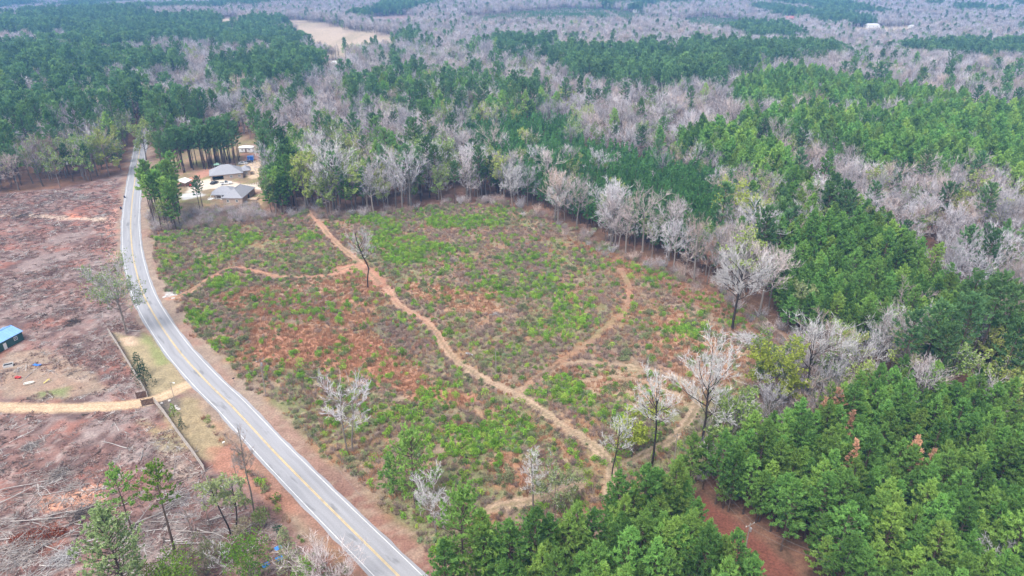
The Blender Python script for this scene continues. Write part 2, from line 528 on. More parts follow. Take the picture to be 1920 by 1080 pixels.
TRACKS = {
    'main': ([(560, 372), (578, 398), (600, 420), (630, 455), (662, 483), (695, 508), (725, 540), (748, 572), (790, 597), (815, 620), (835, 650), (860, 680),
              (900, 708), (950, 735), (985, 752), (1040, 790), (1095, 822), (1130, 850), (1146, 880), (1140, 930)], 1.25),
    'junction': ([(640, 505), (665, 500), (690, 510), (712, 532)], 2.4),
    'road_spur': ([(318, 560), (345, 552), (390, 525), (430, 502), (470, 505), (520, 518), (575, 520), (640, 512), (690, 505)], 0.95),
    'loop': ([(975, 735), (1010, 708), (1050, 687), (1100, 680), (1150, 684), (1200, 692), (1255, 705), (1295, 725), (1308, 750), (1290, 790), (1255, 825), (1210, 850), (1170, 870)], 0.95),
    'inner': ([(1095, 716), (1140, 708), (1190, 712), (1240, 730), (1275, 752), (1300, 760)], 0.8),
    'lower': ([(915, 958), (950, 947), (1000, 938), (1050, 922), (1090, 908)], 1.3),
    'orange': ([(1165, 505), (1178, 535), (1174, 575), (1140, 612), (1100, 645), (1060, 672), (1005, 715)], 0.9),
}
TRACK_W = {k: (spline(W(p), 5), w) for k, (p, w) in TRACKS.items()}
DRIVE = spline(W([(-120, 758), (0, 764), (110, 765), (200, 763), (268, 755), (310, 742), (345, 724), (372, 715)]), 6)

FIELD = W([(262, 452), (290, 436), (345, 432), (420, 420), (500, 412), (560, 398), (580, 392), (620, 410), (700, 402), (780, 393), (850, 385), (930, 378), (1000, 402),
           (1060, 432), (1110, 452), (1180, 483), (1240, 508), (1290, 528), (1340, 552), (1400, 585), (1450, 615), (1485, 655), (1478, 705), (1420, 760), (1380, 810),
           (1340, 865), (1302, 915), (1262, 950), (1200, 990), (1120, 1035), (1010, 1065), (905, 1085), (862, 1100), (846, 1150), (900, 1215), (700, 1215), (560, 1010),
           (380, 790), (300, 660), (262, 560), (238, 480)])
CLEARING = W([(-700, 405), (-200, 378), (0, 363), (120, 351), (215, 332), (232, 318), (250, 290), (257, 288), (262, 452), (250, 480), (262, 560), (300, 660), (380, 790), (560, 1010),
              (880, 1215), (1130, 1500), (-2200, 1500), (-1500, 700)])
YARD = W([(262, 300), (330, 290), (400, 262), (450, 255), (478, 262), (500, 290), (505, 340), (498, 385), (490, 405), (420, 415), (335, 425), (285, 430), (266, 440), (258, 340)])
STRIP = W([(1306, 935), (1316, 934), (1344, 950), (1390, 980), (1440, 1030), (1500, 1085), (1640, 1240), (1560, 1320), (1420, 1170), (1353, 1100), (1305, 1039), (1283, 985)])
HOUSE_FRONT = W([(335, 380), (507, 380), (507, 420), (335, 440)])
TAN_FIELD = W([(528, 50), (560, 46), (600, 56), (680, 70), (756, 78), (748, 96), (660, 114), (602, 112), (566, 96), (546, 68)])
TAN_SMALL = W([(408, 48), (450, 46), (462, 74), (412, 74)])
RED_CUT = W([(680, 38), (775, 38), (772, 60), (688, 60)])
FAR_OPEN = [TAN_FIELD, TAN_SMALL, RED_CUT, W([(1600, 48), (1725, 50), (1725, 66), (1590, 64)]), W([(600, 118), (648, 116), (664, 146), (608, 146)]), W([(390, 24), (432, 24), (434, 38), (392, 38)]),
            W([(1185, 20), (1235, 20), (1238, 32), (1185, 32)]), W([(1460, 34), (1496, 34), (1498, 46), (1460, 46)])]

def road_dist(x, y):
    return poly_dist(x, y, ROAD_S)

def hgt(x, y):
    x = np.asarray(x, float); y = np.asarray(y, float)
    d = np.hypot(x, y)
    far = smooth(380, 1300, d)
    z = far * (fbm(x, y, 620, 5, 3) - 0.45) * 42
    near = (fbm(x, y, 30, 9, 3) - 0.5) * 0.9 + (fbm(x, y, 4.0, 10, 3) - 0.5) * 0.35
    rd = road_dist(x, y)
    return z + near * smooth(5, 14, rd) - 0.10 * (1 - smooth(3.0, 5.5, rd))

def hz(x, y):
    x, y = float(x), float(y)
    return float(hgt(np.array([x]), np.array([y]))[0])

# ------------------------------------------------------------------ ground sheet
def axis(lo, hi, step, far_lo, far_hi, grow=1.09):
    a = list(np.arange(lo, hi, step))
    s, v = step, hi
    while v < far_hi:
        a.append(v); s *= grow; v += s
    a.append(far_hi)
    s, v, b = step, lo, []
    while v > far_lo:
        s *= grow; v -= s; b.append(max(v, far_lo))
    return np.array(b[::-1] + a)

def lerp(c, k, m):
    return c * (1 - m[:, None]) + np.array(k)[None, :] * m[:, None]

def ground_colour(x, y):
    n = len(x)
    n1, n2, n3 = fbm(x, y, 14, 21), fbm(x, y, 5, 22), fbm(x, y, 1.8, 23, 3)
    c = np.tile(np.array((0.125, 0.072, 0.046)), (n, 1))                       # forest floor, red-brown leaf litter
    c = lerp(c, (0.19, 0.10, 0.065), smooth(0.45, 0.65, n2))
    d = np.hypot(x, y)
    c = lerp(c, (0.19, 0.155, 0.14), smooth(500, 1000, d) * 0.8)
    # far clearings
    tf = region(x, y, TAN_FIELD, 9, 16, 31, 45)
    c = lerp(c, (0.38, 0.295, 0.22), tf)
    c = lerp(c, (0.27, 0.22, 0.14), tf * smooth(0.45, 0.65, fbm(x, y * 0.4, 40, 35)) * 0.7)
    c = lerp(c, (0.45, 0.35, 0.26), region(x, y, TAN_SMALL, 6, 8, 32, 60))
    c = lerp(c, (0.26, 0.16, 0.15), region(x, y, RED_CUT, 6, 8, 33, 60))
    for p in FAR_OPEN[3:]:
        c = lerp(c, (0.36, 0.29, 0.2), region(x, y, p, 6, 6, 34, 60))
    # overgrown field
    f = region(x, y, FIELD, 1.5, 4, 41)
    c = lerp(c, (0.225, 0.165, 0.115), f)
    c = lerp(c, (0.17, 0.17, 0.08), f * smooth(0.42, 0.62, n1))
    c = lerp(c, (0.27, 0.15, 0.085), f * smooth(0.55, 0.72, n2) * 0.8)
    c = lerp(c, (0.33, 0.25, 0.17), f * smooth(0.60, 0.78, n3) * 0.7)
    for poly, k, w in SEDGE:
        c = lerp(c, k, region(x, y, poly, 2, 4, 51, 7) * w)
    # cleared ground left of the road
    q = region(x, y, CLEARING, 2, 3, 61)
    base = np.tile(np.array((0.205, 0.120, 0.102)), (n, 1))
    base = lerp(base, (0.225, 0.175, 0.162), smooth(0.42, 0.66, n1) * 0.8)
    base = lerp(base, (0.105, 0.064, 0.058), smooth(0.48, 0.64, n2) * 0.85)
    base = lerp(base, (0.25, 0.112, 0.085), smooth(0.52, 0.7, fbm(x, y, 9, 66)) * 0.8)
    base = lerp(base, (0.32, 0.26, 0.235), smooth(0.60, 0.75, n3) * 0.6)
    for poly, k, w in CLEAR_SPOTS:
        base = lerp(base, k, region(x, y, poly, 1.5, 2.5, 71, 6) * w)
    for poly in DARK_SCRUB:
        c = lerp(c, (0.115, 0.085, 0.075), region(x, y, poly, 2, 4, 53, 7) * 0.75)
    c = c * (1 - q[:, None]) + base * q[:, None]
    # house yard
    g = region(x, y, YARD, 2, 3, 81)
    yc = np.tile(np.array((0.22, 0.165, 0.10)), (n, 1))
    yc = lerp(yc, (0.30, 0.19, 0.13), smooth(0.45, 0.6, n1))
    yc = lerp(yc, (0.22, 0.20, 0.09), smooth(0.5, 0.65, n2))
    for poly, k, w in YARD_SPOTS:
        yc = lerp(yc, k, region(x, y, poly, 1.2, 1.5, 82, 6) * w)
    c = c * (1 - g[:, None]) + yc * g[:, None]
    # power line strip
    c = lerp(c, (0.17, 0.066, 0.045), region(x, y, STRIP, 1.5, 2.5, 91))
    # road shoulders: dry grass beyond, red litter below
    rd = road_dist(x, y) + (n2 - 0.5) * 3.5
    px, py = to_px(x, y, 0.0)
    right = (x - np.interp(y, ROAD[:, 1], ROAD[:, 0])) > 0
    sh = (1 - smooth(6.0, 9.5, np.where(right, rd, rd + 2.0))) * (y < 420)
    sc = np.tile(np.array((0.25, 0.185, 0.145)), (n, 1))
    sc = lerp(sc, (0.17, 0.075, 0.056), (1 - smooth(100, 140, y)) * right * 0.9)
    sc = lerp(sc, (0.25, 0.14, 0.105), smooth(0.45, 0.6, n1) * 0.6)
    sc = lerp(sc, (0.30, 0.235, 0.175), smooth(0.5, 0.7, n3) * 0.5)
    sc = lerp(sc, (0.26, 0.125, 0.085), ((~right) & (y < 128)) * 0.65)
    c = c * (1 - sh[:, None]) + sc * sh[:, None]
    for poly, k, w in VERGE:
        c = lerp(c, k, region(x, y, poly, 1.2, 1.6, 95, 5) * w)
    # tracks
    for k, (p, w) in TRACK_W.items():
        dd = poly_dist(x, y, [tuple(a) for a in p])
        e = 1 - smooth(w * 0.7, w * 1.8, dd + (n2 - 0.5) * 2.6 + (n3 - 0.5) * 1.2)
        if k in ('loop', 'inner', 'lower'):
            e = e * (0.55 + 0.45 * smooth(0.35, 0.6, n1))
        tc = np.tile(np.array((0.31, 0.215, 0.145)), (n, 1))
        if k in ('junction', 'main', 'road_spur'):
            tc = lerp(tc, (0.36, 0.175, 0.115), smooth(150, 185, y) * 0.9)
        if k == 'orange':
            tc = np.tile(np.array((0.30, 0.145, 0.09)), (n, 1)); e = e * smooth(0.42, 0.62, n2) * 0.6
        rut = np.exp(-((np.abs(dd) - 0.85) / 0.35) ** 2)
        tc = lerp(tc, (0.42, 0.32, 0.23), rut * (0.7 if k in ('main', 'loop') else 0.3))
        tc = lerp(tc, (0.17, 0.14, 0.075), (dd < 0.45) * smooth(0.35, 0.55, n1) * 0.65)
        c = c * (1 - e[:, None]) + tc * e[:, None]
    dd = poly_dist(x, y, [tuple(a) for a in DRIVE]) + (n2 - 0.5) * 0.8
    mouth = smooth(-84, -70, x)
    e = 1 - smooth(1.7 + 3.0 * mouth, 2.6 + 4.2 * mouth, dd)
    tc = np.tile(np.array((0.42, 0.30, 0.19)), (n, 1))
    tc = lerp(tc, (0.47, 0.36, 0.25), np.exp(-((dd - 0.9) / 0.4) ** 2) * 0.7)
    tc = lerp(tc, (0.50, 0.46, 0.43), mouth * 0.8)
    c = c * (1 - e[:, None]) + tc * e[:, None]
    return np.clip(c, 0, 1)

def Wp(*pts):
    return W(pts)

SEDGE = [
    (Wp((400, 640), (470, 600), (560, 610), (700, 620), (760, 670), (860, 740), (900, 775), (820, 760), (700, 720), (560, 690), (470, 685)), (0.34, 0.18, 0.115), 0.7),
    (Wp((640, 500), (700, 530), (730, 570), (690, 600), (640, 590), (600, 560)), (0.36, 0.20, 0.13), 0.6),
    (Wp((1190, 640), (1280, 620), (1380, 650), (1400, 700), (1340, 740), (1260, 700)), (0.34, 0.19, 0.125), 0.65),
    (Wp((470, 640), (560, 625), (640, 625), (720, 640), (740, 680), (800, 720), (830, 745), (740, 720), (660, 690), (560, 672), (480, 668)), (0.36, 0.18, 0.115), 0.95),
    (Wp((400, 560), (460, 540), (560, 530), (640, 530), (700, 560), (710, 610), (640, 620), (560, 600), (450, 600)), (0.34, 0.19, 0.12), 0.75),
    (Wp((490, 530), (620, 525), (670, 545), (600, 580), (510, 575)), (0.42, 0.30, 0.22), 0.6),
    (Wp((760, 530), (860, 540), (930, 545), (930, 590), (840, 580), (780, 560)), (0.40, 0.24, 0.15), 0.8),
    (Wp((1130, 500), (1170, 505), (1195, 540), (1190, 590), (1150, 630), (1090, 670), (1010, 715), (990, 720), (1050, 670), (1120, 615), (1160, 570), (1160, 530)), (0.30, 0.165, 0.105), 0.55),
    (Wp((1190, 570), (1300, 590), (1400, 640), (1430, 680), (1380, 700), (1280, 670), (1200, 640)), (0.36, 0.22, 0.14), 0.55),
    (Wp((1060, 700), (1150, 690), (1260, 720), (1280, 760), (1200, 750), (1100, 740)), (0.40, 0.28, 0.19), 0.6),
    (Wp((930, 840), (975, 830), (990, 900), (960, 940), (930, 900)), (0.36, 0.17, 0.11), 0.7),
    (Wp((1050, 440), (1200, 495), (1330, 545), (1420, 600), (1440, 640), (1380, 610), (1240, 540), (1100, 475)), (0.27, 0.15, 0.11), 0.75),
    (Wp((640, 705), (760, 715), (930, 760), (1090, 850), (1130, 880), (1060, 850), (900, 760), (740, 730)), (0.33, 0.17, 0.105), 0.85),
]
DARK_SCRUB = [Wp((480, 560), (560, 545), (640, 560), (650, 600), (560, 605), (490, 590)), Wp((700, 590), (760, 600), (800, 650), (760, 660), (710, 630)),
              Wp((980, 450), (1030, 460), (1050, 540), (1000, 560), (970, 500)), Wp((430, 600), (480, 610), (470, 640), (430, 630))]
CLEAR_SPOTS = [
    (Wp((0, 400), (60, 402), (130, 404), (215, 410), (215, 418), (130, 412), (50, 408), (0, 406)), (0.52, 0.40, 0.31), 0.85),
    (Wp((125, 402), (160, 402), (158, 410), (128, 410)), (0.50, 0.19, 0.12), 0.9),
    (Wp((195, 420), (225, 380), (228, 440), (222, 490), (205, 490)), (0.44, 0.22, 0.17), 0.8),
    (Wp((0, 660), (90, 650), (180, 700), (200, 730), (100, 750), (0, 750)), (0.30, 0.235, 0.17), 0.6),
    (Wp((60, 735), (130, 725), (125, 742), (70, 745)), (0.15, 0.19, 0.07), 0.8),
    (Wp((90, 935), (190, 910), (200, 930), (150, 950), (100, 955)), (0.50, 0.26, 0.17), 0.9),
    (Wp((265, 790), (320, 800), (350, 840), (310, 850), (270, 820)), (0.27, 0.24, 0.13), 0.7),
    (Wp((300, 840), (385, 885), (360, 910), (300, 880)), (0.34, 0.27, 0.22), 0.7),
    (Wp((0, 1000), (120, 1000), (125, 1040), (0, 1050)), (0.22, 0.08, 0.05), 0.6),
]
YARD_SPOTS = [
    (Wp((330, 345), (380, 320), (425, 305), (440, 308), (395, 325), (350, 350)), (0.40, 0.20, 0.145), 0.9),
    (Wp((355, 345), (395, 335), (460, 345), (500, 345), (500, 356), (450, 352), (395, 355), (350, 362)), (0.58, 0.50, 0.41), 0.9),
    (Wp((455, 305), (490, 300), (500, 330), (470, 335), (460, 320)), (0.58, 0.43, 0.30), 0.9),
    (Wp((450, 285), (485, 285), (490, 303), (455, 300)), (0.38, 0.19, 0.14), 0.9),
    (Wp((335, 365), (375, 360), (385, 366), (345, 375)), (0.50, 0.50, 0.50), 0.8),
    (Wp((370, 380), (440, 385), (495, 370), (495, 400), (400, 405)), (0.38, 0.24, 0.14), 0.7),
]
VERGE = [
    (Wp((285, 640), (310, 655), (345, 715), (320, 738), (275, 745), (225, 660), (215, 625), (250, 630)), (0.30, 0.245, 0.145), 0.9),
    (Wp((265, 622), (285, 632), (315, 680), (300, 685), (270, 640)), (0.19, 0.22, 0.08), 0.75),
    (Wp((225, 635), (250, 630), (252, 648), (232, 650)), (0.52, 0.37, 0.27), 0.8),
    (Wp((300, 762), (350, 742), (372, 752), (430, 830), (400, 865), (370, 855), (320, 800)), (0.28, 0.225, 0.13), 0.85),
    (Wp((372, 760), (400, 780), (420, 815), (400, 800)), (0.36, 0.20, 0.14), 0.6),
    (Wp((395, 840), (440, 830), (470, 880), (520, 925), (560, 960), (540, 965), (470, 920), (400, 870)), (0.34, 0.165, 0.11), 0.8),
    (Wp((290, 748), (322, 740), (340, 752), (330, 772), (305, 775)), (0.12, 0.10, 0.085), 0.8),
    (Wp((312, 548), (338, 546), (345, 558), (320, 560)), (0.50, 0.49, 0.48), 0.7),
]

GX = axis(-215, 175, 0.7, -9000, 9000)
GY = axis(48, 330, 0.7, -3000, 12000)

def build_ground():
    X, Y = np.meshgrid(GX, GY)
    x, y = X.ravel(), Y.ravel()
    z = hgt(x, y)
    c = ground_colour(x, y)
    nx, ny = len(GX), len(GY)
    i = (np.arange(ny - 1)[:, None] * nx + np.arange(nx - 1)[None, :]).ravel()
    q = np.stack([i, i + 1, i + nx + 1, i + nx], 1)
    def sheet(name, quads, dz):
        idx, inv = np.unique(quads, return_inverse=True)
        me = bpy.data.meshes.new(name)
        v = np.stack([x[idx], y[idx], z[idx] + dz], 1)
        me.vertices.add(len(v)); me.vertices.foreach_set('co', v.astype(np.float32).ravel())
        qq = inv.reshape(-1, 4)
        me.loops.add(qq.size); me.loops.foreach_set('vertex_index', qq.astype(np.int32).ravel())
        me.polygons.add(len(qq))
        me.polygons.foreach_set('loop_start', np.arange(0, qq.size, 4, dtype=np.int32))
        me.polygons.foreach_set('loop_total', np.full(len(qq), 4, np.int32))
        me.polygons.foreach_set('use_smooth', np.ones(len(qq), bool))
        a = me.attributes.new('Col', 'FLOAT_COLOR', 'POINT')
        a.data.foreach_set('color', np.concatenate([c[idx], np.ones((len(idx), 1))], 1).astype(np.float32).ravel())
        me.materials.append(M['ground'])
        me.update(calc_edges=True)
        return obj(name, me)
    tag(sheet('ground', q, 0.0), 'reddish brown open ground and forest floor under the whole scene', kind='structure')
    cx, cy = x[q].mean(1), y[q].mean(1)
    for key, name, label in (('main', 'dirt_track', 'sandy two-rut dirt track winding through the overgrown field'),
                             ('road_spur', 'dirt_path', 'narrow red dirt path from the road to the track junction'),
                             ('loop', 'dirt_path', 'pale looping dirt path on the near right of the field'),
                             ('orange', 'dirt_path', 'orange dirt path running up the right half of the field'),
                             ('lower', 'dirt_path', 'short sandy dirt path beside the pines at the bottom of the field')):
        p, w = TRACK_W[key]
        m = poly_dist(cx, cy, [tuple(a) for a in p]) < w * 1.15
        tag(sheet(name, q[m], 0.02), label, kind='structure')
    m = poly_dist(cx, cy, [tuple(a) for a in DRIVE]) < 2.2
    tag(sheet('driveway_path', q[m], 0.025), 'tan gravel driveway through the gate to the road', kind='structure')
    rd = road_dist(cx, cy)
    right = (cx - np.interp(cy, ROAD[:, 1], ROAD[:, 0])) > 0
    m = (rd < 7.5) & (rd > 2.5) & right & (cy < 330)
    tag(sheet('roadside_ground', q[m], 0.015), 'dry reddish grass shoulder along the right side of the road', kind='structure')

build_ground()

# ------------------------------------------------------------------ road
def strip(name, off0, off1, z, mat, parent=None, lane=False, wob=0.0, gaps=None):
    p = ROAD
    t = np.gradient(p, axis=0); t /= np.linalg.norm(t, axis=1, keepdims=True)
    nrm = np.stack([t[:, 1], -t[:, 0]], 1)                       # to the right of the driving direction
    s = np.concatenate([[0], np.cumsum(np.linalg.norm(np.diff(p, axis=0), axis=1))])
    j0 = (fbm(s, s * 0 + 3.3, 4, 101) - 0.5) * wob; j1 = (fbm(s, s * 0 + 9.3, 4, 102) - 0.5) * wob
    a = p + nrm * (off0 + j0)[:, None]; b = p + nrm * (off1 + j1)[:, None]
    zz = np.full(len(p), z)
    far = hgt(p[:, 0], p[:, 1]) + 0.10
    zz = zz + np.where(np.hypot(p[:, 0], p[:, 1]) > 370, far, 0)
    v = np.stack([np.c_[a, zz], np.c_[b, zz]], 1).reshape(-1, 3)
    i = np.arange(len(p) - 1) * 2
    f = np.concatenate([np.stack([i, i + 2, i + 1], 1), np.stack([i + 1, i + 2, i + 3], 1)])
    # faces up whichever way the road runs
    e1 = v[f[:, 1]] - v[f[:, 0]]; e2 = v[f[:, 2]] - v[f[:, 0]]
    fl = np.cross(e1, e2)[:, 2] < 0
    f[fl] = f[fl][:, ::-1]
    mb = MB().add(v, f)
    me = mb.mesh(name, mat, attrs=False)
    if lane:
        at_ = me.attributes.new('lane', 'FLOAT_VECTOR', 'POINT')
        lv = np.stack([np.c_[np.full(len(p), off0), s, 0 * s], np.c_[np.full(len(p), off1), s, 0 * s]], 1).reshape(-1, 3)
        at_.data.foreach_set('vector', lv.astype(np.float32).ravel())
    return obj(name, me, parent)

road = strip('road', -3.85, 3.85, 0.03, M['road'], lane=True, wob=0.8)
tag(road, 'pale grey two lane road curving along the left of the field', kind='structure')
strip('edge_line', -3.26, -3.13, 0.045, M['white_line'], road, wob=0.04)
strip('edge_line', 3.13, 3.26, 0.045, M['white_line'], road, wob=0.04)
strip('centre_line', -0.19, -0.07, 0.045, M['yellow_line'], road, wob=0.03)
strip('centre_line', 0.07, 0.19, 0.045, M['yellow_line'], road, wob=0.03)

# ------------------------------------------------------------------ trees and plants
def unit(v):
    return v / (np.linalg.norm(v, axis=-1, keepdims=True) + 1e-9)

def pine(seed, h, R, cb, nb=44, nt=8, shape='cone', size=0.6, k=4, sparse=1.0):
    """returns (trunk MB, crown MB): whorled limbs that carry needle tufts"""
    rng = np.random.default_rng(seed)
    tr, cr = MB(), MB()
    zs = np.linspace(0, h * 0.98, 6)
    bend = rng.normal(0, h * 0.008, (6, 2)); bend[0] = 0
    bend = np.cumsum(bend, 0) * 0.7
    tp = np.c_[bend, zs]
    tr.tube(tp, np.interp(zs, [0, h], [h * 0.0125 + 0.03, 0.03]), 6, 0, np.linspace(0.2, 0.8, 6).repeat(6), False)
    C, D, T = [], [], []
    for i in range(nb):
        t = (i + rng.random()) / nb
        z = cb + (h - cb) * t
        ax = np.array([np.interp(z, zs, tp[:, 0]), np.interp(z, zs, tp[:, 1]), z])
        if shape == 'cone':
            L = R * (1 - t ** 1.7) ** 0.8 * min(1.0, 0.66 + t * 2.0)
            el = math.radians(-4 + 52 * t)
        else:
            L = R * math.sqrt(max(0.10, 1 - (1.75 * t - 0.72) ** 2))
            el = math.radians(2 + 62 * t)
        L = max(0.35, L * rng.uniform(0.62, 1.15))
        az = i * 2.39996 + rng.normal(0, 0.35)
        d = np.array([math.cos(az) * math.cos(el), math.sin(az) * math.cos(el), math.sin(el)])
        mid = ax + d * L * 0.55; tip = ax + d * L + np.array([0, 0, 0.10 * L])
        if L > 0.8:
            tr.tube([ax, mid, tip], [0.02 + 0.014 * L, 0.014 + 0.008 * L, 0.012], 3, 0, 0.5, False)
        m = max(2, int(nt * (0.45 + 0.55 * L / R) * sparse))
        s = rng.uniform(0.30, 1.06, m) ** 0.8
        p = ax + d * (L * s)[:, None]
        p[:, 2] += 0.12 * L * s * s
        side = np.cross(d, (0, 0, 1)); side = side / (np.linalg.norm(side) + 1e-9)
        p += side * (rng.normal(0, 0.20, m) * L * (0.35 + 0.6 * (1 - s)))[:, None] + rng.normal(0, 0.10, (m, 3)) * (0.6 + 0.10 * L)
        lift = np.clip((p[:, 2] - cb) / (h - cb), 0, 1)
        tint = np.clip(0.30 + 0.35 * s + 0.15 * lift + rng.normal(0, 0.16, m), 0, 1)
        C.append(np.repeat(p, k, 0)); T.append(np.repeat(tint, k))
        dd = rng.normal(0, 0.8, (m * k, 3)) + d * 0.6 + np.array([0, 0, 0.55])
        D.append(dd)
    C, D, T = np.concatenate(C), np.concatenate(D), np.concatenate(T)
    n = len(C)
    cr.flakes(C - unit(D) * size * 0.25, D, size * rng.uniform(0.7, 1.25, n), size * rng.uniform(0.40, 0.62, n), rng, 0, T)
    return tr, cr

def bare(seed, h, R, fork=0.35, limbs=8, kids=(6, 6, 5), tw=1.0, leaf=0, leafmat=1, upright=0.6, thick=1.0, twin=False, narrow=False, leafsize=0.30, tier=0.85, crook=0.05):
    """leafless hardwood: trunk and limbs, then branches and twigs, optionally young leaves"""
    rng = np.random.default_rng(seed)
    tr, cr = MB(), MB()
    ends_c, ends_d = [], []
    TWC, TWD, TWL = [], [], []

    def path(p, d, L, n, wob, up):
        pts = [np.array(p, float)]
        d = np.array(d, float)
        for _ in range(n):
            d = unit(d + rng.normal(0, wob, 3) + np.array([0, 0, up]))
            pts.append(pts[-1] + d * L / n)
        return np.array(pts), d

    def grow(p, d, L, r, lv):
        pts, dl = path(p, d, L, 3, 0.16, 0.06 + 0.05 * lv)
        (tr if lv == 0 else cr).tube(pts, np.linspace(r, r * 0.42, 4), 4 if lv == 0 else 3, 0, 0.35 + 0.22 * lv, False)
        if lv >= 2:
            n = kids[2]
            s = rng.uniform(0.25, 1.0, n)
            q = np.array([pts[0] + 0 for _ in s])
            for i in range(3):
                q[:, i] = np.interp(s, [0, 1 / 3, 2 / 3, 1], pts[:, i])
            dd = unit(dl + rng.normal(0, 0.55, (n, 3)) + np.array([0, 0, 0.25]))
            TWC.append(q); TWD.append(dd); TWL.append(L * rng.uniform(0.45, 0.95, n))
            return
        n = kids[lv]
        for i in range(n):
            s = 0.30 + 0.70 * (i + rng.random()) / n
            q = np.array([np.interp(s, [0, 1 / 3, 2 / 3, 1], pts[:, j]) for j in range(3)])
            dd = unit(dl + rng.normal(0, 0.52, 3) + np.array([0, 0, 0.12]))
            grow(q, dd, L * rng.uniform(0.40, 0.62), max(r * 0.42, 0.020 * tw), lv + 1)

    stems = [(0.0, 0.0)] if not twin else [(-0.5, 0.0), (0.6, 0.2)]
    for sx, sy in stems:
        ht = h * 0.97
        tops, _ = path((sx, sy, 0), (sx * 0.12, sy * 0.1, 1), ht, 7, crook, 0.15)
        tops[:, 2] *= ht / tops[-1, 2]
        r0 = (0.012 * h + 0.05) * thick
        if narrow:
            tr.tube(tops, np.linspace(r0, 0.03, 8), 6, 0, np.linspace(0.1, 0.8, 8).repeat(6), False)
        else:
            cut = max(2, int(8 * (fork + 0.38)))
            tr.tube(tops[:cut + 1], np.linspace(r0, r0 * 0.42, cut + 1), 6, 0, np.linspace(0.1, 0.7, cut + 1).repeat(6), False)
        nl = limbs if not twin else max(5, limbs * 2 // 3)
        for i in range(nl):
            t = (i + rng.random() * 0.8) / nl
            zf = fork + (tier - fork) * t * (1.0 if narrow else 0.62)
            z = zf * h
            q = np.array([np.interp(z, tops[:, 2], tops[:, j]) for j in range(3)])
            az = i * 2.39996 + rng.normal(0, 0.3)
            if narrow:
                L = R * (1.12 - 0.75 * t) * rng.uniform(0.8, 1.15)
                el = math.radians(rng.uniform(15, 45))
            else:
                el = math.radians(18 + 62 * t * upright + rng.uniform(-8, 10))
                tz = h * (0.62 + 0.36 * t)
                L = min(R / max(math.cos(el), 0.25), (h * 0.99 - z) / max(math.sin(el), 0.25)) * rng.uniform(0.78, 1.0) * 0.80
                L = max(L, R * 0.5)
            d = np.array([math.cos(az) * math.cos(el), math.sin(az) * math.cos(el), math.sin(el)])
            grow(q, d, L, r0 * (0.42 if not narrow else 0.28), 0)
        cr.tube([tops[-2], tops[-1]], [0.05, 0.02], 3, 0, 0.7, False)
    C, D, L = np.concatenate(TWC), np.concatenate(TWD), np.concatenate(TWL)
    cr.flakes(C, D, L, 0.060 * tw + 0.018 * L, rng, 0, np.clip(0.8 + rng.normal(0, 0.15, len(C)), 0, 1))
    if leaf:
        s = rng.integers(0, len(C), leaf)
        p = C[s] + unit(D[s]) * (L[s] * rng.uniform(0.3, 1.1, leaf))[:, None] + rng.normal(0, 0.12, (leaf, 3))
        cr.flakes(p, rng.normal(size=(leaf, 3)), leafsize * rng.uniform(0.7, 1.4, leaf), leafsize * rng.uniform(0.6, 1.0, leaf), rng, leafmat, rng.random(leaf), True)
    return tr, cr

def bushy(seed, r, h, n=260, size=0.28, lobes=6, cone=False, z0=0.05, stems=True, gap=0.0):
    """dense leaf clump: shell-biased leaves on several lobes over a few stems"""
    rng = np.random.default_rng(seed)
    tr, cr = MB(), MB()
    P, T, D = [], [], []
    for i in range(lobes):
        if cone:
            t = (i + 0.5) / lobes
            lr = r * (1.05 - 0.85 * t)
            c = np.array([rng.normal(0, r * 0.07), rng.normal(0, r * 0.07), h * (z0 + (0.97 - z0) * t)])
            ax = np.array([lr, lr, h / lobes * 1.0])
        else:
            a = rng.uniform(0, 6.28); q = math.sqrt(rng.random()) * r * 0.62
            lr = r * rng.uniform(0.35, 0.62)
            zc = h * rng.uniform(0.35, 0.74) * (1 - 0.35 * (q / r))
            c = np.array([math.cos(a) * q, math.sin(a) * q, zc])
            ax = np.array([lr, lr, h * rng.uniform(0.22, 0.34)])
        m = n // lobes
        d = unit(rng.normal(size=(m, 3)) + np.array([0, 0, 0.25]))
        rad = rng.uniform(0.55, 1.05, m) ** 0.6
        p = c + d * ax * rad[:, None]
        p[:, 2] = np.maximum(p[:, 2], 0.04)
        P.append(p); D.append(d + rng.normal(0, 0.6, (m, 3)) + np.array([0, 0, 0.35]))
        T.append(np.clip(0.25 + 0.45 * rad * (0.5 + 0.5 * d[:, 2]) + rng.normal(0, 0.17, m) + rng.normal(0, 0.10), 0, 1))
        if stems:
            tr.tube([np.array([c[0] * 0.15, c[1] * 0.15, 0]), c * np.array([0.6, 0.6, 0.6]), c], [0.02 + r * 0.018, 0.014 + r * 0.01, 0.012], 3, 0, 0.4, False)
    P, D, T = np.concatenate(P), np.concatenate(D), np.concatenate(T)
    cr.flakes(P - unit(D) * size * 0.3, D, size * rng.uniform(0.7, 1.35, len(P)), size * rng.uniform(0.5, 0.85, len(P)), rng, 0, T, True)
    return tr, cr

def tuft(seed, r, h, n=26, w=0.07):
    """grass clump: blades fanning from the root"""
    rng = np.random.default_rng(seed)
    cr = MB()
    a = rng.uniform(0, 6.28, n); q = np.sqrt(rng.random(n)) * r
    c = np.c_[np.cos(a) * q, np.sin(a) * q, np.zeros(n)]
    d = np.c_[np.cos(a) * rng.uniform(0, 0.6, n), np.sin(a) * rng.uniform(0, 0.6, n), np.ones(n)]
    cr.flakes(c, d, h * rng.uniform(0.6, 1.15, n), w * rng.uniform(0.8, 1.6, n), rng, 0, np.clip(rng.normal(0.5, 0.25, n), 0, 1))
    return cr

